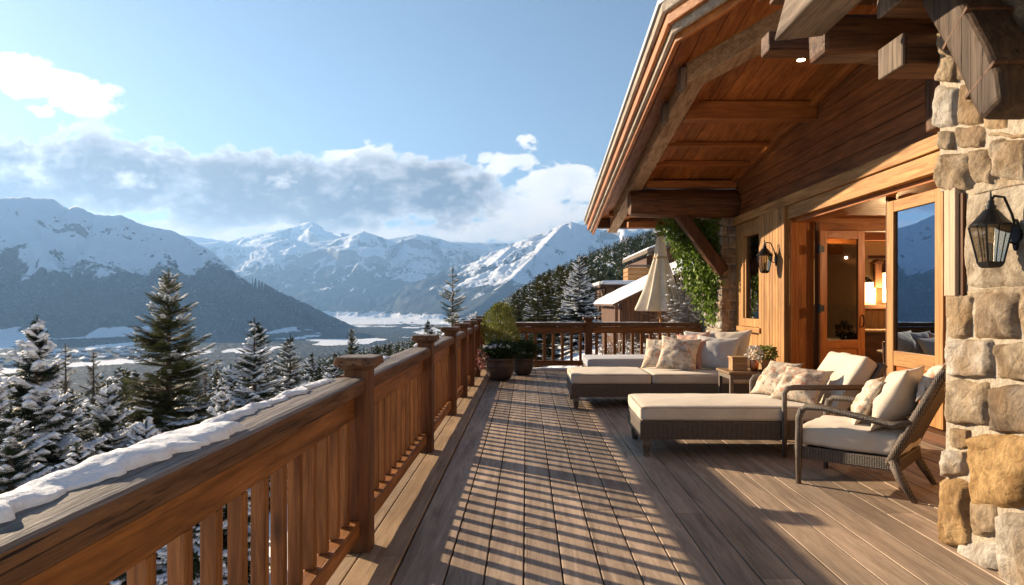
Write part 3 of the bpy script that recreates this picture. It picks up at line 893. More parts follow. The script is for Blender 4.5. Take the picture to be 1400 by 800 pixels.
def build_rail_far():
    Y = 15.45
    t = thing('timber_railing', 'brown timber railing across the far end of the terrace, up to the stone column', 'railing', (0, Y, 0))
    ps = [1.40]
    for x in ps: post(t, x, Y, .16, 1.13)
    segs = [(RX+.09, 1.32), (1.48, 3.93)]
    for a, b in segs:
        obj('handrail', MB().beam((a, Y, 1.01), (b, Y, 1.01), .2, .09, seg=12, jit=.006), handw('X'), t, bevel=.02)
        obj('upper_rail', MB().beam((a+.002, Y, .885), (b-.002, Y, .885), .085, .14, seg=12, jit=.004), railw('X'), t, bevel=.008)
        obj('lower_rail', MB().beam((a+.002, Y, .135), (b-.002, Y, .135), .085, .12, seg=12, jit=.004), railw('X'), t, bevel=.008)
        n = int(round((b-a)/.2)); first = None
        for k in range(n):
            x = a + (b-a)*(k+.5)/n
            if first is None:
                first = obj('baluster', MB().beam((0,0,.2), (0,0,.81), .065, .05, (0,1,0), seg=3, jit=.003), railw('Z'), t, bevel=.004, local=True)
                first.location = (x, 0, 0)
            else:
                c = first.copy(); C.objects.link(c); c.parent = t; c.location = (x, 0, 0)
    obj('end_post', MB().beam((3.90, Y+.02, .3), (3.90, Y+.02, 1.08), .09, .13, (0,1,0)), railw('Z'), t, bevel=.01)
build_rail_far()

# snow on the handrails
def snow_strip(name, label, pts, zb, kind='stuff', seed=0, axis='Y', dom=.04):
    """pts: list of (along, lo, hi, thick)"""
    P = np.array(pts); N = int((P[-1,0]-P[0,0])/.012); K = 26
    al = np.linspace(P[0,0], P[-1,0], N)
    lo = np.interp(al, P[:,0], P[:,1]); hi = np.interp(al, P[:,0], P[:,2]); th = np.interp(al, P[:,0], P[:,3])
    nz = fbm(al*7+seed, al*0+seed, 4); nz2 = fbm(al*5+seed+40, al*0+1.3, 4)
    endt = np.clip(np.minimum(al-al[0], al[-1]-al)/.05, 0, 1)**.5
    lo = lo + .012*nz2; hi = hi + .034*nz + .012*nz2
    V = []
    for j in range(K):
        s = j/(K-1)
        a = math.pi*s
        c = lo + (hi-lo)*(.5-.5*math.cos(a))
        z = th*endt*(math.sin(a)**.55)
        z = z*(1 + .35*fbm(al*4+seed, np.full(N, s*1.5), 4)) + .0022*fbm(al*90, np.full(N, s*30.), 3)*(math.sin(a))
        if axis == 'Y': V.append(np.stack([c, al, zb + z - .004], 1))
        else: V.append(np.stack([al, c, zb + z - .004], 1))
    V = np.stack(V, 1)
    i = np.arange(N-1)[:, None]*K + np.arange(K-1)[None, :]
    Fi = np.stack([i, i+1, i+K+1, i+K], -1).reshape(-1, 4)
    if axis == 'X': Fi = Fi[:, ::-1]
    o = np_obj(name, V.reshape(-1, 3), Fi, SNOW, smooth=True)
    return tag(o, label, 'snow', kind=None)
snow_strip('snow_ridge', 'thick ridge of white snow lying on the near handrail', [(.6,-1.182,-1.052,.03),(1.2,-1.177,-1.052,.038),(1.55,-1.182,-1.072,.034),(1.8,-1.182,-1.037,.042),(2.1,-1.182,-1.007,.046),(2.36,-1.177,-0.982,.045),(2.44,-1.172,-1.002,.03)], 1.05, seed=1)
snow_strip('snow_ridge', 'thin snow line along the outer edge of the near handrail, before the first post', [(2.4,-1.177,-1.092,.03),(2.9,-1.177,-1.112,.025),(3.4,-1.177,-1.102,.028),(3.95,-1.177,-1.112,.02)], 1.05, seed=5)
snow_strip('snow_ridge', 'snow patch on the handrail just beyond the nearest post', [(4.35,-1.172,-1.102,.03),(4.9,-1.172,-1.092,.02),(5.6,-1.172,-1.112,.02)], 1.05, seed=9)
snow_strip('snow_ridge', 'snow patch on the handrail beyond the second post', [(7.1,-1.172,-1.032,.03),(7.8,-1.172,-1.052,.035),(8.8,-1.172,-1.072,.02)], 1.05, seed=13)
snow_strip('snow_ridge', 'snow patch on the handrail beyond the third post', [(9.35,-1.172,-1.022,.04),(10.0,-1.172,-1.042,.03),(10.6,-1.172,-1.052,.03)], 1.05, seed=15)
snow_strip('snow_ridge', 'snow patch on the handrail beyond the fourth post', [(11.0,-1.172,-1.012,.05),(11.6,-1.172,-1.042,.03),(12.1,-1.172,-1.052,.03)], 1.05, seed=17)
snow_strip('snow_ridge', 'small snow heap where the railing turns the corner', [(-.9,15.36,15.5,.05),(-.7,15.36,15.5,.045),(-.45,15.38,15.5,.01)], 1.05, seed=19, axis='X')
snow_strip('snow_ridge', 'thin line of snow along the far handrail left of its middle post', [(-.3,15.42,15.54,.012),(.4,15.4,15.54,.018),(1.25,15.4,15.54,.02)], 1.05, seed=21, axis='X')
snow_strip('snow_ridge', 'thin line of snow along the far handrail right of its middle post', [(1.55,15.4,15.54,.02),(2.4,15.42,15.54,.016),(3.6,15.44,15.54,.01)], 1.05, seed=25, axis='X')
snow_strip('snow_ridge', 'strip of snow on the boards under the far railing', [(-.7,15.2,15.6,.02),(.4,15.3,15.6,.03),(1.2,15.28,15.6,.03),(2.6,15.35,15.6,.02)], .004, seed=27, axis='X')

# ---------------------------------------------------------------- chalet
WX = 4.3
house = thing('timber_chalet', 'timber and stone chalet with deep timber eaves on the right side of the terrace', 'house', (WX, 8, 0))
def roof_h(y): return 4.85 - .122*(y - 7.56)

def stone_face(mb, org, ux, uy, nrm, quad, fam, dep=.06, rnd=.012, seed=0, n=9):
    """irregular rounded stone on a plane; quad = 4 (u,v) corners"""
    q = [Vector((a, b)) for a, b in quad]
    vs = []; fs = []; r = random.Random(seed)
    so = Vector((seed*1.37, seed*.71, seed*.33))
    ctr = (q[0]+q[1]+q[2]+q[3])/4; gx = .006
    q = [ctr + (c_-ctr)*(1 + gx/max(.02, (c_-ctr).length)) for c_ in q]
    planes = [(r.uniform(-1, 1), r.uniform(-1, 1), r.uniform(.0, .35)) for _ in range(4)]
    for i in range(n+1):
        for j in range(n+1):
            s, t = i/n, j/n
            # superellipse squeeze for round corners
            a, b = 2*s-1, 2*t-1
            k = 1 - .05*(a*a*b*b)
            s2, t2 = .5+.5*a*k, .5+.5*b*k
            p = (q[0]*(1-s2)*(1-t2) + q[1]*s2*(1-t2) + q[2]*s2*t2 + q[3]*(1-s2)*t2)
            edge = 1 - max(abs(a), abs(b))**16
            w = mnoise.noise_vector(Vector((p.x*7, p.y*7, 0)) + so)
            w2 = mnoise.noise_vector(Vector((p.x*22, p.y*22, 5)) + so); p = p + Vector((w.x, w.y))*rnd*1.6 + Vector((w2.x, w2.y))*rnd*.5
            dome = 1.0 - .42*max([0.0] + [pa_*a + pb_*b - pc_ for (pa_, pb_, pc_) in planes])
            hgt = dep*.62*edge*dome*(1 + .45*mnoise.fractal(Vector((p.x*7, p.y*7, 3)) + so, .7, 2.1, 5))
            vs.append(org + ux*p.x + uy*p.y + nrm*hgt)
    for i in range(n):
        for j in range(n):
            a = i*(n+1)+j
            fs.append((a, a+n+1, a+n+2, a+1))
    mb.add(vs, fs, fam)

def build_pillar():
    p = obj('stone_pillar', MB().box(2.622, WX-.02, 1.2, 4.27, -.05, 3.62), MORTAR, house)
    mb = MB(); org = Vector((2.628, 0, 0)); ux = Vector((0,1,0)); uy = Vector((0,0,1)); nr = Vector((-1,0,0))
    def q(px, py):
        Y = 2.6*F/(px-720); return (Y, wh(py, Y))
    S = [ # x0,y0,x1,y1, colour family, depth
     (1280,42,1306,76,.62,.07),(1279,78,1304,114,.45,.09),(1306,60,1340,110,.66,.05),(1276,116,1306,177,.05,.08),(1306,112,1340,170,.62,.05),(1341,100,1372,178,.5,.05),(1283,178,1303,208,.35,.09),(1304,174,1342,203,.68,.07),(1344,182,1400,188,.3,.03),
     (1281,209,1326,262,.42,.11),(1327,204,1360,252,.62,.09),(1362,188,1405,246,.28,.11),
     (1293,402,1327,461,.40,.08),(1329,397,1392,464,.66,.10),(1394,394,1425,462,.5,.09),
     (1293,463,1357,518,.02,.09),(1359,466,1420,522,.38,.08),(1293,520,1350,582,.34,.09),(1352,525,1425,592,.72,.10),
     (1294,584,1321,612,.45,.06),(1287,614,1319,652,.05,.10),(1323,594,1415,694,.97,.12),
     (1283,655,1321,748,.93,.12),(1324,682,1360,732,.48,.07),(1306,738,1364,782,.04,.06),(1363,700,1425,815,.10,.09),
     (1362,784,1362,790,.3,.01)]
    seed = 1
    for (x0,y0,x1,y1,fam,dep) in S:
        if x1-x0 < 3: continue
        r = random.Random(seed); j = lambda: r.uniform(-2.2, 2.2)
        pts = [q(x1-1+j(), y1-1+j()), q(x0+1+j()*.6, y1-1+j()), q(x0+1+j()*.6, y0+1+j()), q(x1-1+j(), y0+1+j())]
        stone_face(mb, org, ux, uy, nr, pts, fam, dep, .012, seed, 16); seed += 1
    # the part of the face nearer than the picture shows
    r = random.Random(44); z = .0
    while z < 3.5:
        hh = r.uniform(.2, .36); y = 3.36
        while y > 1.2:
            w = r.uniform(.2, .4)
            stone_face(mb, org, ux, uy, nr, [(y-w+.015, z+.015), (y-.015, z+.015), (y-.015, z+hh-.015), (y-w+.015, z+hh-.015)], r.choice([.02,.35,.5,.6,.9]), .08, .015, seed, 8); seed += 1
            y -= w
        z += hh
    zz = z0p = wh(392, 3.9)
    for (a_, b_, c_, d_, fam) in ((3.20,3.49,1.60,1.84,.35),(3.22,3.49,1.86,2.12,.5),(2.9,3.18,1.60,1.95,.62),(2.9,3.2,1.97,2.12,.3)):
        stone_face(mb, org, ux, uy, nr, [(a_, c_), (b_, c_), (b_, d_), (a_, d_)], fam, .07, .012, seed, 12); seed += 1
    # top, behind the brace, and the far face
    for (a, b, c, d, fam) in ((3.95,4.27,3.0,3.3,.6),(3.6,3.93,2.95,3.25,.7),(3.4,3.58,2.7,3.2,.3),(3.6,4.27,3.32,3.6,.66)):
        stone_face(mb, org, ux, uy, nr, [(a, c), (b, c), (b, d), (a, d)], fam, .06, .015, seed, 10); seed += 1
    o2 = Vector((0, 4.268, 0)); z = 0
    while z < 3.5:
        hh = r.uniform(.2, .34); x = 2.62
        while x < 4.2:
            w = r.uniform(.25, .45)
            stone_face(mb, o2, Vector((-1,0,0)), uy, Vector((0,1,0)), [(-x-w+.01, z+.01), (-x-.01, z+.01), (-x-.01, z+hh-.01), (-x-w+.01, z+hh-.01)], r.choice([.02,.35,.5,.6,.9]), .05, .012, seed, 8); seed += 1
            x += w
        z += hh
    obj('masonry_core', MB().box(2.625, 4.2, 4.0, 4.335, wh(258, 4.2), 3.60), MORTAR, p)
    obj('stonework', mb, STONE, p, smooth=True)
    # timber inset carrying the lantern
    Yn, Yf = 1.6, 2.6*F/(1316-720)
    m = MB(); z0 = wh(394, 3.9); z1 = wh(262, 3.9)
    Yn = 3.50; stone_face(m, org, ux, uy, nr, [(Yn, z0), (Yf, z0), (Yf, z1), (Yn, z1)], .24, .075, .006, 97, 30)
    obj('stone_slab', m, STONE, p, smooth=True)
    m = MB(); Ya = 2.58*F/(1291-720)
    m.box(2.575, 2.66, Yf+.035, Ya, wh(405, 4.15), wh(258, 4.15))
    obj('timber_stud', m, wood('stud_wood', (.36,.25,.16), (.60,.46,.33), 'Z', rough=.6, crack=.5), p, bevel=.006)
    obj('dark_reveal', MB().box(2.60, 2.64, Yf, Yf+.035, z0-.05, z1+.02), drkw('Z'), p)
    # ledge of thin flat stones over the inset
    l = MB(); 
    stone_face(l, Vector((2.63,0,0)), ux, uy, nr, [(1.6, z1+.005), (4.1, z1-.01), (4.1, z1+.05), (1.6, z1+.06)], .3, .05, .01, 99, 24)
    stone_face(l, Vector((2.63,0,0)), ux, uy, nr, [(1.6, z0-.06), (4.1, z0-.05), (4.1, z0+.0), (1.6, z0+.0)], .3, .05, .01, 98, 24)
    obj('ledge', l, STONE, p, smooth=True)
build_pillar()

def build_column():
    c = obj('stone_column', MB().box(4.0, 4.36, 14.0, 15.6, -.3, 3.35), MORTAR, house)
    mb = MB(); r = random.Random(8); seed = 200; z = -.1
    while z < 3.3:
        hh = r.uniform(.14, .26); x = 3.98
        while x < 4.3:
            w = r.uniform(.12, .24)
            stone_face(mb, Vector((0,14.0,0)), Vector((1,0,0)), Vector((0,0,1)), Vector((0,-1,0)), [(x,z+.01),(x+w-.015,z+.01),(x+w-.015,z+hh-.01),(x,z+hh-.01)], r.choice([.3,.5,.62,.7]), .05, .012, seed, 6); seed += 1
            x += w
        y = 13.97
        while y < 15.5:
            w = r.uniform(.15, .32)
            stone_face(mb, Vector((4.0,0,0)), Vector((0,-1,0)), Vector((0,0,1)), Vector((-1,0,0)), [(-y-w+.015,z+.01),(-y,z+.01),(-y,z+hh-.01),(-y-w+.015,z+hh-.01)], r.choice([.0,.1,.3,.05,.5]), .07, .02, seed, 6); seed += 1
            y += w
        z += hh
    obj('stonework', mb, STONE, c, smooth=True)
build_column()

def build_walls():
    r = random.Random(3)
    # upper gable wall of long horizontal boards
    m = MB(); z = 3.24
    while z < 5.6:
        hh = .21
        m.box(WX, WX+.06, 2.0, 14.0, z+.006, z+hh, r.uniform(.8, 1.1)); z += hh
    obj('gable_siding', m, wood('gable_wood', (.12,.040,.011), (.34,.120,.033), 'Y', rough=.5, crack=.3), house, bevel=.01)
    obj('gable_backing', MB().box(WX+.055, WX+.12, 2.0, 14.2, 2.9, 5.6), drkw('Y'), house)
    # head beam over the doors: two stepped boards
    obj('head_beam', MB().box(WX-.09, WX+.05, 4.3, 13.98, 3.075, 3.235), pinew('Y'), house, bevel=.008)
    obj('head_board', MB().box(WX-.05, WX+.055, 4.3, 11.35, 2.86, 3.07), pinew('Y'), house, bevel=.008)
    obj('head_lining', MB().box(WX+.058, WX+.42, 4.3, 11.2, 2.80, 2.9), doorw('Y'), house, bevel=.004)
    # siding between column and door bay
    m = MB(); y = 11.12
    while y < 12.2:
        w = .135
        m.box(WX-.10-r.uniform(0,.008), WX-.02, y+.006, y+w-.006, .0, 3.07, r.uniform(.8, 1.1)); y += w
    obj('pilaster_siding', m, pinew('Z'), house, bevel=.006)
    m = MB(); y = 12.2
    while y < 13.95:
        w = .15
        if 12.38 < y+.07 < 13.42:
            m.box(WX-.02, WX+.03, y+.003, y+w-.003, 0, 1.1, r.uniform(.85, 1.1)); m.box(WX-.02, WX+.03, y+.003, y+w-.003, 2.86, 3.07, 1)
        else: m.box(WX-.02, WX+.03, y+.003, min(y+w-.003, 13.97), 0, 3.07, r.uniform(.85, 1.1))
        y += w
    obj('wall_siding', m, pinew('Z'), house, bevel=.006)
    # reveal of the door bay facing the viewer
    m = MB(); x = WX-.02
    for k in range(3): m.box(x+.003, x+.125, 11.06, 11.12, 0, 2.86, r.uniform(.9, 1.1)); x += .125
    obj('door_reveal', m, doorw('Z'), house, bevel=.004)
    # wall behind the pillar and plinth
    obj('side_wall', MB().box(WX+.1, WX+.2, 2.0, 7.1, 0, 2.86), pinew('Z'), house)
    obj('plinth', MB().box(WX-.02, WX+.42, 4.3, 8.42, .002, .13), drkw('Y'), house, bevel=.006)
    obj('threshold', MB().box(WX+.0, WX+.42, 8.425, 11.05, .002, .06), barnw('Y'), house, bevel=.006)
    # narrow window
    w = obj('window', MB().box(WX-.01, WX+.02, 12.42, 13.38, 1.15, 2.82), DGLASS, house)
    f = MB(); 
    for (a, b, c, d) in ((12.30,12.44,1.05,2.92),(13.34,13.48,1.05,2.92)): f.box(WX-.07, WX+.04, a, b, c, d)
    for (c, d) in ((1.05,1.2),(2.78,2.92)): f.box(WX-.072, WX+.038, 12.44, 13.34, c, d)
    f.box(WX-.04, WX+.03, 12.44, 12.52, 1.2, 2.78); f.box(WX-.04, WX+.03, 13.26, 13.34, 1.2, 2.78)
    obj('frame', f, pinew('Z'), w, bevel=.006)
    obj('sill', MB().box(WX-.14, WX+.03, 12.22, 13.54, .95, 1.045), pinew('Y'), w, bevel=.008)
build_walls()

hw0 = lambda ax: wood('hewn_wood', (.045,.020,.009), (.17,.075,.030), ax, rough=.6, crack=.8, bmp=1.2)
def build_roof():
    # plan: rake along X=1.5, then a diagonal edge running towards the viewer
    D = Vector((.5, -.866))
    def off_line(xr, yc, far=17.6, length=7.0):
        c = Vector((xr, yc)); e = c + D*length
        return [Vector((xr, far)), c, e]
    def band(name, xr, yc, w, zt, zb, mat, jit=0, far=17.6, top_gap=0.0):
        """band of thickness w inwards from the line, top/bottom offsets under the roof line"""
        a, c, e = off_line(xr, yc, far)
        n2 = Vector((.866, .5))       # inward normal of the diagonal
        # inner corner
        ci = Vector((xr+w, 0)); t = ((c + n2*w) - Vector((xr+w, 0)))
        # intersection of X=xr+w with diagonal shifted by w
        p0 = c + n2*w; s = (xr + w - p0.x)/D.x; ci = p0 + D*s
        ai = Vector((xr+w, far)); ei = e + n2*w
        m1 = MB(); m1.hexa([(a.x,a.y,roof_h(a.y)+zb),(ai.x,ai.y,roof_h(ai.y)+zb),(ci.x,ci.y,roof_h(ci.y)+zb),(c.x,c.y,roof_h(c.y)+zb),
                 (a.x,a.y,roof_h(a.y)+zt),(ai.x,ai.y,roof_h(ai.y)+zt),(ci.x,ci.y,roof_h(ci.y)+zt),(c.x,c.y,roof_h(c.y)+zt)])
        o1 = obj(name, m1, mat('Y'), house, bevel=.008)
        m2 = MB(); m2.hexa([(c.x,c.y,roof_h(c.y)+zb),(ci.x,ci.y,roof_h(ci.y)+zb),(ei.x,ei.y,roof_h(ei.y)+zb),(e.x,e.y,roof_h(e.y)+zb),
                 (c.x,c.y,roof_h(c.y)+zt),(ci.x,ci.y,roof_h(ci.y)+zt),(ei.x,ei.y,roof_h(ei.y)+zt),(e.x,e.y,roof_h(e.y)+zt)])
        obj(name, m2, mat('Y'), house, bevel=.008)
    greyw = lambda ax: wood('fascia_wood', (.22,.18,.14), (.50,.43,.35), ax, rough=.75, crack=.6)
    band('gutter_board', 1.47, 7.62, .03, .06, -.02, lambda ax: plain('zinc_edge', (.22,.23,.25), .5, .7, .2, 5), far=17.68)
    band('fascia_board', 1.502, 7.58, .05, .05, -.13, greyw)
    band('fascia_board', 1.56, 7.56, .05, -.0, -.27, sofw, far=17.55)
    band('fascia_board', 1.62, 7.62, .05, -.0, -.34, greyw, far=17.5)
    band('fascia_board', 1.675, 7.70, .05, -.0, -.40, sofw, far=17.5)
    band('barge_beam', 2.10, 8.95, .24, -.02, -.29, barnw if False else (lambda ax: wood('barge_wood', (.20,.11,.055), (.50,.33,.18), ax, rough=.65, crack=.6)), far=17.75)
    # planked undersides
    def slab(name, poly, zt, zb, mat, axis):
        n = len(poly); vs = [(p[0], p[1], roof_h(p[1])+zb+.06) for p in poly] + [(p[0], p[1], roof_h(p[1])+zt+.06) for p in poly]
        fs = [tuple(range(n)), tuple(range(2*n-1, n-1, -1))] + [(i, i+n, (i+1)%n+n, (i+1)%n) for i in range(n)]
        return obj(name, MB().add(vs, fs), mat(axis), house)
    slab('roof_deck', [(1.50,17.6),(1.50,7.6),(5.0,1.54),(6.0,1.54),(6.0,17.6)], .045, -.05, drkw, 'Y')
    snow = [(1.53,17.55),(1.53,7.65),(5.0,1.64),(6.0,1.64),(6.0,17.55)]
    # soffit boards running with the slope
    r = random.Random(4)
    m = MB(); x = 1.70
    while x < 4.3:
        w = .20; x1 = min(x+w, WX)
        ym = 7.70 - (x-1.675)*1.732 - .02
        y = 17.5
        while y > ym:
            ln = r.uniform(1.6, 3.4); yb = max(y-ln, ym)
            tt = r.uniform(.75, 1.15); a, b = x+.004, x1-.004
            z = lambda yy: roof_h(yy) - .02 + r.uniform(-.001, .001)
            za, zb = z(yb), z(y)
            m.hexa([(a,yb+.003,za-.02),(b,yb+.003,za-.02),(b,y-.003,zb-.02),(a,y-.003,zb-.02),(a,yb+.003,za+.02),(b,yb+.003,za+.02),(b,y-.003,zb+.02),(a,y-.003,zb+.02)], tt)
            y = yb
        x += w
    obj('soffit', m, sofw('Y'), house, bevel=.004)
    # purlins
    def purlin(y, x0, h, w, mat=sofw, drop=.04, nm='purlin', x1=WX-.005):
        zt = roof_h(y) - drop
        obj(nm, MB().beam((x0, y, zt-h/2), (x1, y, zt-h/2), w, h, seg=8, jit=.006), mat('X'), house, bevel=.012)
    purlin(10.2, 2.36, .27, .24)
    purlin(11.85, 2.36, .08, .12); purlin(12.85, 2.36, .09, .12)
    purlin(15.6, 2.36, .10, .14); purlin(16.6, 2.0, .12, .16)
    purlin(17.3, 1.8, .24, .22, drkw)
    for y in (9.05, 10.2): obj('purlin_end', MB().box(2.02, 2.095, y-.11, y+.11, roof_h(y)-.36, roof_h(y)-.08), barnw('Z'), house, bevel=.01)
    obj('wall_plate', MB().beam((WX-.06, 6.0, roof_h(6.0)-.08), (WX-.06, 14.2, roof_h(14.2)-.08), .10, .10), sofw('Y'), house, bevel=.01)
    obj('soffit_trim', MB().beam((2.48, 8.6, roof_h(8.6)-.06), (2.48, 17.2, roof_h(17.2)-.06), .16, .05), sofw('Y'), house, bevel=.008)
    # great log tie beam at the column
    m = MB(); pts = [(2.10 + (WX-2.1)*i/10, 14.0, 3.53 + .012*math.sin(i*1.3)) for i in range(11)]
    m.tube(pts, [.25, .285] + [.29]*9, 16)
    obj('tie_log', m, wood('log_wood', DRK_D, (.21,.085,.032), 'X', rough=.55, crack=.5, bmp=.9), house, smooth=False, bevel=.02)
    obj('plate_log', MB().beam((2.42, 14.05, 3.92), (WX-.01, 14.05, 3.92), .34, .16, seg=8, jit=.01), sofw('X'), house, bevel=.03)
    obj('end_beam', MB().beam((2.2, 14.9, 3.20), (4.2, 14.9, 3.20), .2, .14, seg=6, jit=.01), sofw('X'), house, bevel=.02)
    obj('brace', MB().beam((3.10, 13.98, 3.36), (4.02, 13.98, 2.12), .24, .26, (0,1,0), seg=8, jit=.02), drkw('Z'), house, bevel=.03)
    # recessed spots
    em = plain('spot_glow', (.9,.85,.7), .4, emit=(1.0,.82,.55), es=6, bmp=0)
    for (x, y) in ((3.55, 8.83), (4.04, 11.95)):
        z = roof_h(y) - .042
        d = obj('ceiling_spot', MB().lathe(x, y, [(.062, z-.012), (.062, z+.01)], 24), plain('spot_rim', (.5,.42,.3), .4, .6), house)
        obj('bulb', MB().lathe(x, y, [(.05, z-.018), (.05, z-.0125)], 24), em, d)
    # near roof over the pillar
    m = MB(); y = .0
    z0 = 3.66
    x = 1.76
    while x < 5.0:
        m.box(x+.003, x+.247, -1.0, 4.95, z0, z0+.05, r.uniform(.7, 1.1)); x += .25
    obj('near_soffit', m, hw0('Y'), house)
    obj('near_roof', MB().box(1.70, 6.0, -1.0, 5.0, z0+.052, z0+.16), drkw('Y'), house)
    m = MB(); m.hexa([(1.74,-1,3.34),(2.05,-1,3.34),(2.05,4.72,3.34),(1.74,4.82,3.34),(1.74,-1,3.655),(2.05,-1,3.655),(2.05,4.50,3.655),(1.74,4.50,3.655)])
    obj('barge_beam', m, barnw('Y'), house, bevel=.015)
    hw = lambda ax: wood('hewn_wood', (.045,.020,.009), (.17,.075,.030), ax, rough=.6, crack=.8, bmp=1.2)
    obj('hewn_beam', MB().beam((2.20, 5.2, 3.505), (WX, 5.2, 3.505), .3, .30, seg=12, jit=.035), hw('X'), house, bevel=.04)
    obj('hewn_beam', MB().beam((2.02, 5.8, 3.69), (WX, 5.8, 3.69), .20, .17, seg=10, jit=.02), hw('X'), house, bevel=.02)
    obj('hewn_beam', MB().beam((2.45, 4.56, 3.14), (WX, 4.56, 3.14), .30, .20, seg=8, jit=.01), hw('X'), house, bevel=.015)
    obj('beam_end', MB().box(2.425, 2.449, 4.405, 4.715, 3.035, 3.245), barnw('Z'), house, bevel=.01)
    obj('hewn_beam', MB().beam((2.30, 4.30, 3.475), (WX, 4.30, 3.475), .26, .26, seg=8, jit=.01), hw('X'), house, bevel=.015)
    obj('beam_end', MB().box(2.272, 2.299, 4.165, 4.435, 3.34, 3.61), barnw('Z'), house, bevel=.01)
    obj('hewn_post', MB().beam((WX-.12, 6.9, 3.24), (WX-.12, 6.9, 4.9), .2, .2, (0,1,0), seg=4, jit=.01), hw('Z'), house, bevel=.02)
    # big curved brace springing from the stone
    bp = [(2.46,3.44,2.46),(2.46,3.50,2.60),(2.46,3.58,2.76),(2.46,3.69,2.94),(2.46,3.82,3.13),(2.46,3.98,3.36)]
    m = MB(); vs = []; 
    for i, p in enumerate(bp):
        p = Vector(p); d = (Vector(bp[min(i+1,5)]) - Vector(bp[max(i-1,0)])).normalized()
        b = Vector((1,0,0)).cross(d).normalized(); a = Vector((1,0,0)); w = .125; h = .12 if i else .085
        for (u, v) in ((-1,-1),(1,-1),(1,1),(-1,1)): vs.append(p + a*u*w + b*v*h)
    fs = [(0,1,2,3), tuple(20+k for k in (3,2,1,0))]
    for i in range(5):
        for k in range(4): fs.append((i*4+k, (i+1)*4+k, (i+1)*4+(k+1)%4, i*4+(k+1)%4))
    m.add(vs, fs)
    br = obj('brace', m, wood('brace_wood', (.030,.017,.010), (.105,.063,.034), 'Z', rough=.65, crack=.9, bmp=1.2), house, bevel=.045, seg=4)
    for (i0, t) in ((1, .3), (3, .3)):
        a, b_ = Vector(bp[i0]), Vector(bp[i0+1]); c = a.lerp(b_, t); d = (b_-a).normalized()
        m2 = MB().beam(c - d*.012, c + d*.012, .262, .252, (1,0,0))
        obj('band', m2, hw('Z'), br, bevel=.006)
build_roof()

def build_doors():
    X0 = WX + .14
    # fixed / sliding glazed leaf
    ya, yb = 7.28, 8.42; zt = 2.74; s = .15
    d = MB(); 
    d.box(X0, X0+.07, ya, ya+s, .14, zt); d.box(X0, X0+.07, yb-s, yb, .14, zt)
    leaf = obj('glazed_door', d, pinew('Z'), house, bevel=.006)
    for (a, b) in ((zt-.14, zt-.002), (.74, .92), (.142, .28)): obj('door_rail', MB().box(X0+.002, X0+.068, ya+s, yb-s, a, b), pinew('Y'), leaf, bevel=.006)
    obj('lower_panel', MB().box(X0+.03, X0+.05, ya+s, yb-s, .28, .74), doorw('Y'), leaf)
    obj('pane', MB().box(X0+.03, X0+.042, ya+s, yb-s, .92, zt-.14), GLASS, leaf)
    obj('jamb', MB().box(X0+.02, X0+.12, yb+.003, yb+.06, .06, 2.8), drkw('Z'), house)
    # opening frame at the far side
    fr = MB(); fr.box(WX+.36, WX+.42, 11.0, 11.055, .06, 2.8); obj('door_jamb', fr, drkw('Z'), house)
    # hinged leaf swung inwards, a pivot empty is not needed: built turned
    w, h, t = .80, 2.60, .05
    M = Matrix.Translation((4.70, 10.93, .06)) @ Matrix.Rotation(R(10), 4, 'Z')
    def tb(mb):
        mb.v = [tuple(M @ Vector(p)) for p in mb.v]; return mb
    st = .125
    leaf = obj('hinged_door', tb(MB().box(0, st, 0, t, 0, h).box(w-st, w, 0, t, 0, h)), doorw('Z'), house, bevel=.005)
    for (a, b) in ((h-st, h-.002), (.70, .84), (.002, .2)): obj('door_rail', tb(MB().box(st, w-st, .002, t-.002, a, b)), doorw('X'), leaf, bevel=.005)
    obj('lower_panel', tb(MB().box(st, w-st, .015, t-.015, .2, .70)), doorw('X'), leaf)
    obj('pane', tb(MB().box(st, w-st, .02, .028, .84, h-st)), DGLASS, leaf)
    obj('handle', tb(MB().tube([(w-.06,-.01,1.05),(w-.06,-.05,1.07),(w-.06,-.055,1.13),(w-.06,-.05,1.22),(w-.06,-.01,1.24)], .012, 8)), BLACK, leaf, smooth=True)
    for z in (.35, 1.35, 2.3):
        obj('hinge', tb(MB().tube([(-.03, -.02, z-.07), (-.03, -.02, z+.07)], .03, 8).box(-.03, .07, -.008, -.001, z-.05, z+.05)), BLACK, leaf)
build_doors()

def build_interior():
    r = random.Random(6)
    cream = plain('plaster', (.50,.36,.19), .9, 0, .08, 3, .2)
    room = obj('room_shell', MB().box(WX+.21, 10.0, 14.2, 14.3, 0, 2.95).box(9.95, 10.05, 4.0, 14.2, 0, 2.95).box(WX+.21, 10, 4.0, 4.1, 0, 2.95), cream, house)
    obj('room_floor', MB().box(WX+.0, 10.0, 4.0, 14.3, -.1, -.001), wood('floor_wood', (.16,.08,.035), (.30,.16,.075), 'Y'), house)
    m = MB(); y = 4.1
    obj('room_ceiling', MB().box(WX+.2, 10.0, 4.0, 14.3, 2.93, 2.99), sofw('X'), house)
    for y in (6.0, 8.5, 11.6, 13.3): obj('ceiling_beam', MB().box(WX+.43, 9.9, y, y+.2, 2.72, 2.93), sofw('X'), house)
    m = MB(); x = WX+.22
    while x < 9.9: m.box(x+.003, x+.117, 14.14, 14.2, 0, 1.45, r.uniform(.85, 1.1)); x += .12
    obj('wainscot', m, wood('wainscot_wood', (.26,.14,.055), (.44,.27,.12), 'Z'), house)
    obj('picture_rail', MB().box(WX+.22, 9.9, 14.12, 14.2, 2.42, 2.48), drkw('X'), house)
    obj('wall_shelf', MB().box(5.6, 8.6, 13.9, 14.13, 1.38, 1.46), drkw('X'), house)
build_interior()

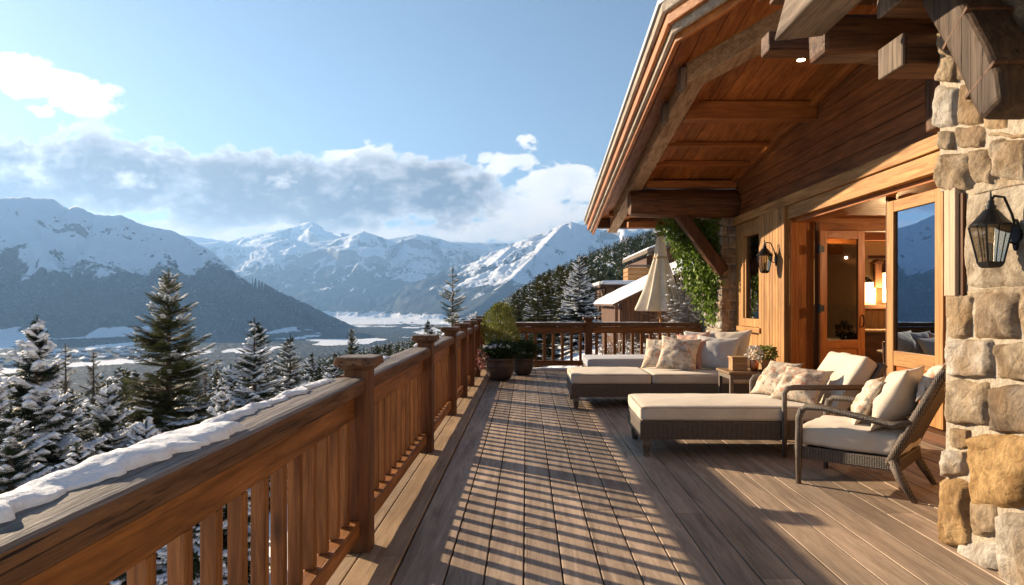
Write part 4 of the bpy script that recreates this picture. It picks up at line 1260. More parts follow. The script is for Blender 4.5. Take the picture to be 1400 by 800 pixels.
# indoor things seen through the door
cnt = thing('sideboard', 'long dark wooden sideboard inside against the back wall', 'sideboard', (6.9, 13.5, 0))
obj('cabinet', MB().box(5.7, 8.3, 13.3, 13.85, .08, .92), drkw('X'), cnt, bevel=.01)
obj('top', MB().box(5.62, 8.38, 13.24, 13.88, .922, .97), wood('top_wood', (.20,.11,.05), (.38,.23,.11), 'X'), cnt, bevel=.01)
for i in range(4): obj('drawer', MB().box(5.75+i*.64, 6.33+i*.64, 13.275, 13.298, .2, .85), drkw('X'), cnt, bevel=.006)
tb_ = thing('dining_table', 'round dining table inside the open door', 'table', (5.95, 10.3, 0))
obj('tabletop', MB().lathe(5.95, 10.3, [(.58,.72),(.6,.74),(.6,.76)], 36), wood('top_wood', (.20,.11,.05), (.38,.23,.11), 'X'), tb_)
obj('pedestal', MB().lathe(5.95, 10.3, [(.28,.0),(.26,.04),(.07,.1),(.05,.4),(.09,.71)], 20), drkw('Z'), tb_, smooth=True)
def dining_chair(x, y, rz, label):
    t = thing('dining_chair', label, 'chair', (x, y, 0), rz)
    obj('seat', MB().box(-.21,.21,-.21,.21,.43,.47), drkw('X'), t, bevel=.01, local=True)
    for sx in (-1, 1):
        obj('leg', MB().tube([(sx*.19,.19,0),(sx*.18,.18,.43)], .018, 8), drkw('Z'), t, local=True)
        obj('leg', MB().tube([(sx*.19,-.19,0),(sx*.19,-.19,.45),(sx*.2,-.25,.95)], .018, 8), drkw('Z'), t, local=True)
    obj('backrest', MB().box(-.2,.2,-.26,-.235,.78,.93).box(-.2,.2,-.235,-.215,.6,.66), drkw('X'), t, bevel=.008, local=True)
dining_chair(5.35, 9.7, R(-40), 'dark wooden dining chair inside, on the door side of the round table')
dining_chair(6.6, 9.8, R(50), 'dark wooden dining chair inside, on the far side of the round table')
def vase(x, y, z, label, col=(.1,.08,.07)):
    t = thing('vase', label, 'vase', (x, y, z))
    obj('pot', MB().lathe(x, y, [(.04,z),(.065,z+.06),(.05,z+.13),(.06,z+.15)], 16), plain('vase_clay', col, .5), t, smooth=True)
    leaf_ball('leaves', t, (x, y, z+.24), (.12,.12,.13), 260, .05, LEAFD, 5)
# leaves
LEAF = foliage('ivy_leaf', (.09,.17,.02), (.30,.42,.05), .5, .4)
LEAFD = foliage('dark_leaf', (.022,.05,.018), (.06,.10,.03), .5, .2)
LEAFY = foliage('yellow_green_leaf', (.10,.125,.03), (.33,.34,.085), .55, .25)
PETAL = plain('pink_petal', (.60,.30,.24), .7)
PETW = plain('white_petal', (.75,.70,.62), .7)
LT = np.array([(0,0,0),(.35,-.42,.05),(.8,-.28,.0),(1.1,0,-.12),(.8,.28,0),(.35,.42,.05)])
LF = np.array([(0,1,2,3),(0,3,4,5)])
def leaf_mesh(P, D, N, size, flat=1.0):
    n = len(P)
    S = np.cross(D, N); S /= (np.linalg.norm(S, axis=1)[:, None]+1e-6); U = np.cross(S, D)
    V = P[:, None, :] + size[:, None, None]*(LT[None, :, 0, None]*D[:, None, :] + flat*LT[None, :, 1, None]*S[:, None, :] + LT[None, :, 2, None]*U[:, None, :])
    Fi = (LF[None] + 6*np.arange(n)[:, None, None]).reshape(-1, 4)
    return V.reshape(-1, 3), Fi
def leaf_ball(name, parent, c, rad, n, size, mat, seed=0, up=.3, flat=1.0, shell=.45, rel=True):
    r = np.random.default_rng(seed)
    d = r.normal(size=(n, 3)); d /= np.linalg.norm(d, axis=1)[:, None]
    lump = 1 + .28*fbm(d[:, 0]*2.2+seed, d[:, 1]*2.2+d[:, 2]*2, 3)
    p = d*np.array(rad)*(shell + (1-shell)*r.random((n, 1))**.5)*lump[:, None]
    P = p + np.array(c) - (np.array(worg(parent)) if rel else 0)
    D = d + r.normal(size=(n, 3))*.5 + np.array([0,0,up]); D /= np.linalg.norm(D, axis=1)[:, None]
    N = r.normal(size=(n, 3)) + np.array([0,0,1.2])
    V, Fi = leaf_mesh(P, D, N, size*r.uniform(.6, 1.3, n), flat)
    return np_obj(name, V, Fi, mat, parent)
vase(6.35, 13.55, .97, 'small potted plant on the indoor sideboard')
vase(5.9, 10.25, .76, 'dark leafy plant in a small pot on the round indoor table')
# indoor wall lamp (lit) and clock
lamp_e = plain('lamp_shade_glow', (.9,.75,.5), .7, emit=(1.0,.66,.30), es=1.5, bmp=0)
def wall_light(x, z, hh, label):
    t = thing('wall_lamp', label, 'lamp', (x, 14.12, z))
    obj('bracket', MB().box(x-.03, x+.03, 14.0, 14.14, z-.02, z+.1), BLACK, t)
    obj('shade', MB().lathe(x, 13.98, [(.085, z-hh), (.085, z-.02)], 20), lamp_e, t, smooth=False)
    obj('cap', MB().lathe(x, 13.98, [(.10, z-.018), (.02, z+.06)], 20), BLACK, t)
wall_light(wx(1212, 14.0), wh(372, 14.0), .62, 'tall lit wall lamp beside the glazed door, on the indoor back wall')
wall_light(wx(1187, 14.0), wh(385, 14.0), .42, 'shorter lit wall lamp just right of the open door leaf, indoors')
ck = thing('wall_cabinet', 'small dark wooden cabinet hanging between the two lit indoor lamps', 'cabinet', (wx(1201,14.1), 14.1, wh(375,14.1)))
cxx = wx(1201,14.1); czz = wh(375,14.1)
obj('case', MB().box(cxx-.12, cxx+.12, 14.0, 14.11, czz-.28, czz+.22), drkw('Z'), ck, bevel=.01)
obj('crest', MB().hexa([(cxx-.16,13.98,czz+.222),(cxx+.16,13.98,czz+.222),(cxx+.16,14.12,czz+.222),(cxx-.16,14.12,czz+.222),(cxx-.05,14.0,czz+.31),(cxx+.05,14.0,czz+.31),(cxx+.05,14.11,czz+.31),(cxx-.05,14.11,czz+.31)]), drkw('X'), ck, bevel=.01)

def light(name, kind, loc, energy, col, size=.1):
    l = bpy.data.lights.new(name, kind); l.energy = energy; l.color = col
    if kind == 'POINT': l.shadow_soft_size = size
    if kind == 'AREA': l.size = size
    o = bpy.data.objects.new(name, l); C.objects.link(o); o.location = loc; return o
light('lamp_and_fill_light', 'POINT', (wx(1212,14)-.05, 13.75, 1.7), 45, (1,.66,.33), 0)
light('lamp_and_fill_light', 'POINT', (7.2, 9.0, 2.4), 70, (1,.70,.38), 0)  # added fill light to brighten the dim room, no fixture hangs here

# ---------------------------------------------------------------- wall lanterns
def lantern(x, y, z, s, wall_x, label):
    """x,y centre; z bottom of the glass; s scale; glass 0.30*s tall"""
    t = thing('wall_lantern', label, 'lantern', (wall_x, y, z))
    def ring(z0, w0, z1, w1): 
        return [(x-w0,y-w0,z0),(x+w0,y-w0,z0),(x+w0,y+w0,z0),(x-w0,y+w0,z0),(x-w1,y-w1,z1),(x+w1,y-w1,z1),(x+w1,y+w1,z1),(x-w1,y+w1,z1)]
    H = .30*s; wb, wt = .066*s, .112*s
    fr = MB()
    for (sx, sy) in ((-1,-1),(1,-1),(1,1),(-1,1)):
        fr.beam((x+sx*wb, y+sy*wb, z), (x+sx*wt, y+sy*wt, z+H), .013*s, .013*s)
    for k in range(4):
        a = [(-1,-1),(1,-1),(1,1),(-1,1)][k]; b = [(-1,-1),(1,-1),(1,1),(-1,1)][(k+1)%4]
        mx_, my_ = (a[0]+b[0])/2, (a[1]+b[1])/2
        fr.beam((x+mx_*wb, y+my_*wb, z), (x+mx_*wt, y+my_*wt, z+H), .006*s, .006*s)
    fr.hexa(ring(z-.035*s, .06*s, z, .074*s)); fr.hexa(ring(z-.05*s, .045*s, z-.035*s, .06*s))
    obj('frame', fr, BLACK, t)
    rf = MB().lathe(x, y, [(.152*s, z+H), (.154*s, z+H+.012*s), (.11*s, z+H+.06*s), (.055*s, z+H+.13*s), (.04*s, z+H+.14*s), (.04*s, z+H+.17*s), (.028*s, z+H+.175*s), (.028*s, z+H+.21*s), (.012*s, z+H+.215*s), (.006*s, z+H+.29*s)], 20)
    obj('roof', rf, BLACK, t, smooth=False)
    g = MB(); q = ring(z, wb*.95, z+H, wt*.95); g.add(q, [(0,1,5,4),(1,2,6,5),(2,3,7,6),(3,0,4,7)])
    obj('glass', g, LGLASS, t)
    obj('candle', MB().lathe(x, y, [(.018*s, z), (.018*s, z+.15*s), (.014*s, z+.155*s)], 12), plain('candle_wax', (.45,.40,.30), .5), t)
    arm = MB().tube([(wall_x, y, z+H*.75), (wall_x-.05*s, y, z+H+.1*s), ((x+wall_x)/2, y, z+H+.24*s), (x+.03*s, y, z+H+.25*s), (x, y, z+H+.2*s)], .011*s, 8)
    arm.tube([(wall_x, y, z+H*.45), ((x+wall_x)/2+.02*s, y, z+H*.6), (x+.10*s, y, z+H+.0)], .009*s, 8)
    obj('arm', arm, BLACK, t, smooth=True)
    bp = MB(); n = 20; vs = []
    for k in range(n):
        a = 2*math.pi*k/n; rr = (.055 + .012*math.cos(4*a))*s
        for xx in (wall_x-.018, wall_x-.001): vs.append((xx, y + rr*math.sin(a), z+H*.75 + 2.0*rr*math.cos(a)))
    fs = [tuple(range(0, 2*n, 2)), tuple(range(2*n-1, 0, -2))] + [((2*k), (2*k+1), (2*k+3)%(2*n), (2*k+2)%(2*n)) for k in range(n)]
    bp.add(vs, fs); obj('backplate', bp, BLACK, t)
lantern(2.44, 3.59, 1.715, .63, 2.583, 'black iron lantern mounted on the near stone pillar beside the glazed door')
lantern(4.0, 11.47, 2.04, .86, WX-.102, 'black iron lantern on the pine boards between the window and the open door')

# ---------------------------------------------------------------- furniture
def pillow(name, label, mat, M, w=.46, h=.46, t=.16, seed=0, group='scatter pillows', top=True):
    n = 18; r = random.Random(seed); vs = []; fs = []
    for side in (1, -1):
        for i in range(n+1):
            for j in range(n+1):
                a, b = 2*i/n-1, 2*j/n-1
                pinch = 1 - .09*(1-a*a)*abs(b)**3 if False else 1
                x = a*w/2*(1 - .10*(1-b*b)*0) ; z = b*h/2
                x *= (1 - .12*(1-abs(b)**2)*abs(a)**2); z *= (1 - .12*(1-abs(a)**2)*abs(b)**2)
                e = max(0, (1-abs(a)**2.4))**.75 * max(0, (1-abs(b)**2.4))**.75
                wv = mnoise.fractal(Vector((a*1.6+seed, b*1.6, side*.7)), 1, 2, 4)*.035*e
                wv += .010*math.sin(9*math.atan2(b, a)+seed)*e*min(1, math.hypot(a, b)*1.1)**2
                vs.append((x, side*(e*t/2*1.12) + side*wv, z + h/2))
    N = (n+1)*(n+1)
    for i in range(n):
        for j in range(n):
            a = i*(n+1)+j
            fs.append((a, a+1, a+n+2, a+n+1)); b = a+N; fs.append((b, b+n+1, b+n+2, b+1))
    me = bpy.data.meshes.new(name); me.from_pydata(vs, [], fs)
    bm = bmesh.new(); bm.from_mesh(me); bmesh.ops.remove_doubles(bm, verts=bm.verts, dist=.0005); bmesh.ops.recalc_face_normals(bm, faces=bm.faces); bm.to_mesh(me); bm.free()
    finish(me, np.ones(len(me.polygons))); me.shade_smooth(); me.materials.append(mat)
    o = bpy.data.objects.new(name, me); C.objects.link(o); o.matrix_world = M
    return tag(o, label, 'pillow', group)
def PM(x, y, z, rz=0, lean=0, roll=0):
    # pillow's bottom edge at (x,y,z); flat side normal is local Y; lean tips the top back along +Y local
    return Matrix.Translation((x, y, z)) @ Matrix.Rotation(R(rz), 4, 'Z') @ Matrix.Rotation(R(-lean), 4, 'X') @ Matrix.Rotation(R(roll), 4, 'Y')

def chaise(name, label, loc, rz, L=2.15, W=1.0, back=True, arms=True, split=None, group=None, base_h=(.17,.35), cush=.14, cmat=None):
    """local: x along length (head at +x), y across, feet on z=0. origin at the foot-end near corner"""
    t = thing(name, label, 'chaise longue' if back else 'daybed', loc, R(rz), group)
    z0, z1 = base_h
    cm = cmat or CREAM
    m = MB(); th = .05
    m.box(0, L, 0, th, z0, z1); m.box(0, L, W-th, W, z0, z1); m.box(.0, th, th, W-th, z0, z1); m.box(L-th, L, th, W-th, z0, z1)
    m.box(th, L-th, th, W-th, z1-.05, z1-.02)
    obj('base', m, WICK, t, bevel=.012, local=True)
    for (x, y) in ((.03,.03),(.03,W-.11),(L-.11,.03),(L-.11,W-.11)):
        l = MB(); a = .085
        l.hexa([(x+.012,y+.012,0),(x+a-.012,y+.012,0),(x+a-.012,y+a-.012,0),(x+.012,y+a-.012,0),(x-.006,y-.006,z0+.03),(x+a,y-.006,z0+.03),(x+a,y+a,z0+.03),(x-.006,y+a,z0+.03)])
        obj('leg', l, WICK, t, bevel=.008, local=True)
    xs_ = [0.0, split, L-.02] if split else [0.0, (1.62 if back else L-.02)]
    if back and not split: xs_ = [0.0, L-.32]
    for a, b in zip(xs_[:-1], xs_[1:]):
        obj('seat_cushion', MB().rbox((a+b)/2+.0, W/2, z1+cush/2+.002, (b-a)/2-.004, W/2-.005, cush/2, .035, .024, 26, .014), cm, t, smooth=True, local=True)
        for zz in (z1+.012, z1+cush-.012):
            o_ = .012; pts = [(a+o_+.02,o_,zz),(b-o_-.02,o_,zz),(b-o_,o_+.02,zz),(b-o_,W-o_-.02,zz),(b-o_-.02,W-o_,zz),(a+o_+.02,W-o_,zz),(a+o_,W-o_-.02,zz),(a+o_,o_+.02,zz),(a+o_+.02,o_,zz)]
            obj('piping', MB().tube(pts, .0065, 6, caps=False), PIPE, t, smooth=True, local=True)
    if back:
        # reclined wicker back with thick cushion
        bx = L-.34
        B = Matrix.Translation((bx, 0, z1+.02)) @ Matrix.Rotation(R(33), 4, 'Y')
        mb = MB(); v0 = len(mb.v); mb.box(.10, .16, .02, W-.02, 0, .72); mb.v = [tuple(B @ Vector(p)) for p in mb.v]
        obj('back_panel', mb, WICK, t, bevel=.015, local=True)
        obj('back_cushion', MB().rbox(.02, W/2, .36, .085, W/2-.06, .34, .05, 0, 22, .018, M=B), cm, t, smooth=True, local=True)
    if arms:
        for y in (-.03, W+.03):
            pts = [(L-.83, y, .02), (L-.83, y, .40), (L-.83, y, .63), (L-.80, y, .675), (L-.74, y, .685), (L-.4, y, .685), (L-.02, y, .69)]
            obj('armrest', MB().tube(pts, [.022,.024,.025,.028,.028,.028,.027], 8), WICK, t, smooth=True, local=True)
            obj('arm_post', MB().tube([(L-.05,y,.0),(L-.05,y,.68)], .026, 8), WICK, t, smooth=True, local=True)
            if y > 0: obj('arm_panel', MB().box(L-.80, L-.07, y-.012, y+.012, .36, .655), WICK, t, local=True)
    return t
chaise('chaise_longue', 'near wicker chaise longue with long cream cushion and raised back', (1.10, 6.63, 0), -1.5, L=2.21, W=.98)
chaise('daybed', 'wide wicker daybed in the middle with a two piece cream cushion and many pillows', (.63, 9.62, 0), 0, L=2.66, W=1.12, back=False, arms=False, split=1.14)
t3 = chaise('daybed', 'half hidden daybed nearest the far railing with a blue grey cover', (1.02, 11.5, 0), 0, L=2.7, W=1.0, back=False, arms=False, base_h=(.17,.40), cush=.15, cmat=BLUEF)
tag(t3, cat='daybed')

# pillows on the near chaise
G = 'pillows on the terrace furniture'
pillow('pillow', 'floral pillow on the near chaise, the one farther from the viewer', FLOR, PM(2.66, 7.28, .50, 70, 38, 6), .50, .44, .17, 1, G) if False else None
def lean_pillow(label, mat, x, y, z, yaw, lean, w, h, t, seed, roll=0):
    """yaw: direction the pillow face looks (deg, 180 = towards -X); it leans back by lean deg"""
    M = Matrix.Translation((x, y, z)) @ Matrix.Rotation(R(yaw+90), 4, 'Z') @ Matrix.Rotation(R(-lean), 4, 'X') @ Matrix.Rotation(R(roll), 4, 'Y')
    return pillow('pillow', label, mat, M, w*1.2, h*1.28, t*1.2, seed, G)
lean_pillow('floral pillow on the near chaise, the farther and more upright of the pair', FLOR, 2.56, 7.32, .50, 204, 40, .40, .37, .15, 1)
lean_pillow('floral pillow on the near chaise, the front one of the pair', FLOR, 2.66, 6.86, .50, 222, 46, .43, .37, .15, 2, 4)
# pillows on the daybed
lean_pillow('pale pink pillow at the foot side of the daybed pillow row', FLOR, 1.96, 10.35, .50, 235, 32, .42, .42, .15, 3, -4)
lean_pillow('large floral pillow in front of the daybed pillow row', FLOR, 2.18, 10.02, .50, 248, 30, .50, .44, .16, 4, 5)
lean_pillow('orange pillow squeezed between the floral and the pink pillow on the daybed', PINKF, 2.38, 10.2, .50, 230, 28, .42, .40, .14, 5)
lean_pillow('pink pillow standing behind the orange one on the daybed', PINKF, 2.50, 10.38, .50, 230, 24, .46, .46, .15, 6, -8)
lean_pillow('large plain grey cushion in front at the head of the daybed', GREYF, 2.74, 10.05, .50, 240, 28, .56, .44, .18, 7, 3)
lean_pillow('plain grey cushion behind the pink pillow on the daybed', GREYF, 2.72, 10.62, .50, 250, 18, .5, .46, .16, 8)
lean_pillow('plain cream cushion at the very head of the daybed', CREAM, 3.06, 10.45, .50, 238, 20, .6, .48, .2, 9, -2)

# armchair: local +y is the front
def armchair(label, loc, rz):
    t = thing('wicker_armchair', label, 'armchair', loc, rz)
    w = .35
    fr = MB(); fr.box(-w,-w+.05,-.36,.40,.21,.31); fr.box(w-.05,w,-.36,.40,.21,.31); fr.box(-w+.05,w-.05,.35,.40,.21,.31); fr.box(-w+.05,w-.05,-.36,-.31,.21,.31); fr.box(-w+.05,w-.05,-.31,.35,.25,.27)
    obj('seat_frame', fr, WICK, t, bevel=.012, local=True)
    obj('seat_cushion', MB().rbox(0, .03, .40, w-.015, .40, .085, .05, .03, 24, .022), CREAM, t, smooth=True, local=True)
    for s in (-1, 1):
        x = s*(w+.0)
        obj('leg', MB().tube([(x,.40,0),(x,.40,.3),(x,.395,.55),(x,.37,.625)], [.02,.03,.03,.03], 8), WICK, t, smooth=True, local=True)
        obj('leg', MB().tube([(x,-.46,0),(x,-.36,.16),(x,-.30,.30)], [.02,.034,.036], 8), WICK, t, smooth=True, local=True)
        obj('armrest', MB().tube([(x,.385,.60),(x,.34,.64),(x,.2,.645),(x,-.1,.60),(x,-.3,.565),(x,-.44,.60)], [.022,.027,.027,.027,.027,.025], 10), WICK, t, smooth=True, local=True)
        obj('back_stile', MB().tube([(x*.98,-.28,.26),(x*.96,-.44,.60),(x*.92,-.63,.98)], [.036,.036,.03], 8), WICK, t, smooth=True, local=True)
    bk = MB(); n = 8; vs = []
    for i in range(n+1):
        s = i/n; y = -.30 - .33*s; z = .30 + .66*s
        for (xx, dy) in ((-.33+.02*s, 0), (.33-.02*s, 0), (.33-.02*s, -.03), (-.33+.02*s, -.03)): vs.append((xx, y+dy, z))
    fs = [(3,2,1,0), tuple(n*4+k for k in range(4))]
    for i in range(n):
        for k in range(4): fs.append((i*4+k, i*4+(k+1)%4, (i+1)*4+(k+1)%4, (i+1)*4+k))
    bk.add(vs, fs); obj('back_panel', bk, WICK, t, local=True)
    obj('top_rail', MB().tube([(-.34,-.62,.96),(-.2,-.655,1.0),(.2,-.655,1.0),(.34,-.62,.96)], .032, 8), WICK, t, smooth=True, local=True)
    return t
ARZ = math.atan2(.755, .656)      # local +y -> (-.755,.656)
ax, ay = 2.79, 5.67
arm = armchair('wicker armchair with cream seat cushion, standing alone in front of the stone pillar', (ax, ay, 0), ARZ)
def chair_local(px_, py_, pz_):
    c, s = math.cos(ARZ), math.sin(ARZ); return (ax + c*px_ - s*py_, ay + s*px_ + c*py_, pz_)
def chair_pillow(label, mat, lx, ly, lz, lean, w, h, t, seed, yaw=0, roll=0):
    x, y, z = chair_local(lx, ly, lz)
    M = Matrix.Translation((x, y, z)) @ Matrix.Rotation(ARZ + R(180+yaw), 4, 'Z') @ Matrix.Rotation(R(-lean), 4, 'X') @ Matrix.Rotation(R(roll), 4, 'Y')
    pillow('pillow', label, mat, M, w, h, t, seed, G)
chair_pillow('plain cream back cushion leaning in the armchair', CREAM, .0, -.13, .48, 28, .64, .58, .24, 11)
chair_pillow('floral pillow tucked in front of the cream cushion in the armchair', FLOR, .05, .08, .48, 30, .50, .46, .17, 12, 12)
chair_pillow('brownish floral pillow on top of the armchair back', FLOR, -.04, -.44, .74, 34, .52, .36, .15, 13)

# side table with things
st = thing('side_table', 'low square wooden side table between the daybed and the near chaise', 'side table', (2.98, 9.15, 0))
tw_ = wood('table_wood', (.20,.12,.06), (.42,.29,.17), 'X', rough=.4)
obj('tabletop', MB().box(2.62, 3.36, 8.84, 9.46, .565, .60), tw_, st, bevel=.012)
obj('apron', MB().box(2.67, 3.31, 8.88, 8.90, .50, .563).box(2.67, 3.31, 9.40, 9.42, .50, .563).box(2.65, 2.669, 8.88, 9.42, .50, .563).box(3.311, 3.33, 8.88, 9.42, .50, .563), WICK, st, bevel=.004)
for (x, y) in ((2.67,8.9),(3.31,8.9),(2.67,9.4),(3.31,9.4)):
    obj('leg', MB().beam((x,y,0),(x,y,.565), .045, .045, (0,1,0)), tw_ if False else WICK, st, bevel=.006)
bx = thing('wooden_box', 'small wooden box at the left end of the side table', 'box', (2.80, 9.1, .6))
obj('box_body', MB().box(2.72, 2.92, 9.02, 9.2, .601, .76), wood('box_wood', (.35,.2,.09), (.55,.36,.18), 'X'), bx, bevel=.006)
obj('lid', MB().box(2.71, 2.93, 9.01, 9.21, .762, .785), wood('box_wood', (.35,.2,.09), (.55,.36,.18), 'X'), bx, bevel=.006)
cp = thing('copper_cup', 'copper coloured cup with dried flowers beside the wooden box', 'cup', (3.0, 9.0, .6))
obj('cup', MB().lathe(3.0, 9.0, [(.04,.601),(.055,.65),(.06,.74),(.055,.745),(.05,.66)], 20), plain('copper', (.50,.20,.09), .35, .8), cp, smooth=True)
leaf_ball('flowers', cp, (3.0, 9.0, .83), (.10,.10,.09), 220, .035, PETW, 8)
pl = thing('potted_succulent', 'square wooden planter with green sprigs on the right end of the side table', 'plant', (3.2, 9.1, .6))
obj('planter', MB().hexa([(3.12,9.02,.601),(3.28,9.02,.601),(3.28,9.18,.601),(3.12,9.18,.601),(3.105,9.005,.75),(3.295,9.005,.75),(3.295,9.195,.75),(3.105,9.195,.75)]), wood('box_wood', (.35,.2,.09), (.55,.36,.18), 'Z'), pl, bevel=.005)
leaf_ball('leaves', pl, (3.2, 9.1, .81), (.12,.12,.10), 360, .045, LEAFY, 9)
dsh = thing('small_dish', 'dark small dish lying at the front of the side table', 'dish', (3.1, 8.92, .6))
obj('bowl', MB().lathe(3.08, 8.915, [(.04,.601),(.065,.615),(.07,.625),(.06,.622)], 20), BLACK, dsh, smooth=True)

# ---------------------------------------------------------------- potted plants
TERRA = plain('dark_glazed_clay', (.055,.038,.032), .45, 0, .35, 6, .4, .006)
SOIL = plain('soil', (.04,.028,.02), .95, 0, .3, 30, .8, .01)
def pot(par, x, y, r, h):
    obj('pot', MB().lathe(x, y, [(r*.62,.012),(r*.75,h*.12),(r*.95,h*.45),(r*1.0,h*.72),(r*.97,h*.88),(r*1.04,h*.9),(r*1.05,h*.97),(r*.98,h),(r*.9,h*.97),(r*.88,h*.86)], 36), TERRA, par, smooth=True)
    obj('rim_band', MB().lathe(x, y, [(r*1.005,h*.60),(r*1.025,h*.62),(r*1.005,h*.64)], 36), TERRA, par, smooth=True)
    obj('soil', MB().lathe(x, y, [(r*.9,h*.80),(r*.88,h*.90)], 24), SOIL, par)
p1 = thing('potted_plant', 'largest dark pot with a dark green mound of leaves under snow, in the railing corner', 'potted plant', (-.52, 13.25, 0))
pot(p1, -.52, 13.25, .29, .44)
leaf_ball('leaves', p1, (-.50, 13.25, .56), (.36,.34,.17), 2600, .05, LEAFD, 3, shell=.3)
leaf_ball('flowers', p1, (-.83, 13.2, .42), (.13,.15,.22), 420, .04, PETAL, 4, shell=.2)
sb_ = MB()
for i in range(26):
    a = random.uniform(0, 6.28); d = random.random()**.5*.24
    sb_.rbox(-.55+d*math.cos(a), 13.22+d*math.sin(a), .70-.25*d, random.uniform(.03,.08), random.uniform(.03,.08), random.uniform(.012,.028), .011, .01, 4, .004)
obj('snow_cap', sb_, SNOW, p1, smooth=True)
p2 = thing('potted_plant', 'smaller dark pot with spiky olive leaves, right of the largest pot', 'potted plant', (-.07, 14.2, 0))
pot(p2, -.07, 14.2, .215, .36)
leaf_ball('leaves', p2, (-.05, 14.2, .50), (.27,.26,.20), 2200, .055, LEAFD, 6, flat=.35, shell=.2)
p3 = thing('potted_plant', 'tall yellow green conical shrub behind the largest pot', 'potted plant', (-.56, 14.45, 0))
pot(p3, -.56, 14.45, .2, .34)
obj('stem', MB().tube([(-.56,14.45,.3),(-.55,14.45,.8),(-.56,14.46,1.3)], [.02,.014,.006], 6), BARK, p3)
def cone_shrub():
    r = np.random.default_rng(77); n = 3600
    t = r.random(n)**.85; az = r.uniform(0, 6.283, n)
    rad = (.04 + .34*np.sin(np.clip(t*.86+.14, 0, 1)*np.pi)**.6)*r.random(n)**.4*(1+.16*np.sin(az*3+t*7)+.12*np.sin(az*5-t*13))
    P = np.stack([np.cos(az)*rad - .0, np.sin(az)*rad, .42 + t*1.02 + .05*np.sin(az*4)], 1)
    D = np.stack([np.cos(az)*.6, np.sin(az)*.6, r.uniform(.3, 1.4, n)], 1) + r.normal(size=(n,3))*.25; D /= np.linalg.norm(D, axis=1)[:, None]
    V, Fi = leaf_mesh(P, D, r.normal(size=(n,3)), .06*r.uniform(.6, 1.5, n), .3)
    np_obj('leaves', V, Fi, LEAFY, p3)
cone_shrub()

# ---------------------------------------------------------------- parasol behind the far railing
UX, UY = wx(903, 16.45), 16.45
um = thing('closed_parasol', 'closed cream parasol with snow on its tip behind the far railing', 'parasol', (UX, UY, -.6))
fold = lambda t, z: 1 + .17*math.sin(t*8+.4)*min(1, max(0, (3.15-z)/.9)) + .05*math.sin(t*17+z*2)
prof = [(.07,3.12),(.10,3.02),(.125,2.86),(.14,2.66),(.155,2.58),(.19,2.45),(.27,2.15),(.36,1.8),(.47,1.5),(.53,1.36),(.525,1.31),(.42,1.30)][::-1]
obj('canopy', MB().lathe(UX, UY, prof, 72, mod=fold), fabric('parasol_cloth', (.84,.74,.58), 200, .15), um, smooth=True)
obj('tie_band', MB().lathe(UX, UY, [(.172,2.56),(.176,2.585),(.168,2.61)], 40, mod=lambda t, z: 1+.08*math.sin(t*8+.4)), plain('tie_tan', (.5,.36,.2), .8), um, smooth=True)
obj('pole', MB().tube([(UX,UY,-.6),(UX,UY,1.4)], .028, 12), pinew('Z'), um, smooth=True)
obj('pole_tip', MB().lathe(UX, UY, [(.09,3.10),(.11,3.16),(.03,3.24)], 20), drkw('Z'), um, smooth=True)
obj('snow_cap', MB().rbox(UX+.0, UY, 3.26, .17, .15, .07, .065, .03, 8, .02), SNOW, um, smooth=True)
for a in range(3):
    obj('rib_end', MB().tube([(UX+.06*math.cos(a*2+4),UY+.06*math.sin(a*2+4),1.1),(UX+.14*math.cos(a*2+4),UY+.14*math.sin(a*2+4),1.36)], .009, 6), pinew('Z'), um)

# ---------------------------------------------------------------- ivy
iv = thing('climbing_ivy', 'bright green ivy cascading from the eaves down the stone column', 'climbing plant', (4.0, 14.6, 2.5))
def build_ivy():
    r = np.random.default_rng(5); P = []; D = []; st_ = MB()
    paths = []
    for k in range(34):
        y0 = 14.45 + r.uniform(-.15, .5)
        x0 = wx(r.uniform(900, 985), y0); z0 = 3.28 + r.uniform(-.12, .12)
        # vines hang down in a curtain, drawn towards the column
        u = (x0 - 2.9)/1.1
        L = .5 + 1.6*max(0, min(1, u))**.8 + r.uniform(-.2, .25)
        x1 = x0 + .22*(1-u) + r.uniform(-.05, .12)
        pts = []
        for i in range(9):
            s = i/8; pts.append((x0 + (x1-x0)*s + .03*math.sin(s*9+k), y0 + .05*math.sin(s*7+k*2), z0 - L*s))
        paths.append(pts)
    for k in range(12):      # vines on the stone itself
        y0 = r.uniform(14.0, 15.1); pts = [(3.90 + .02*math.sin(i+k), y0 + .06*math.sin(i*1.3+k), 3.2 - i*.26) for i in range(int(r.uniform(5, 10)))]
        paths.append(pts)
    for pts in paths:
        st_.tube(pts, .006, 4, caps=False)
        a = np.array(pts); seg = np.linalg.norm(np.diff(a, axis=0), axis=1).sum()
        n = int(seg*85); s = r.random(n)*(len(a)-1.001); i = s.astype(int); f = (s-i)[:, None]
        P.append(a[i]*(1-f) + a[i+1]*f + r.normal(size=(n,3))*np.array([.055,.055,.04]))
    P = np.concatenate(P); n = len(P); P = P - np.array([4.0,14.6,2.5])
    D = np.stack([r.normal(size=n)*.6-.2, r.normal(size=n)*.6-.2, -r.uniform(.2,1.2,n)], 1); D /= np.linalg.norm(D, axis=1)[:, None]
    N = r.normal(size=(n,3))*.5 + np.array([-.8,-.5,.6])
    V, Fi = leaf_mesh(P, D, N, .062*r.uniform(.6, 1.4, n), 1.1)
    np_obj('leaves', V, Fi, LEAF, iv); obj('vine_stem', st_, BARK, iv)
build_ivy()

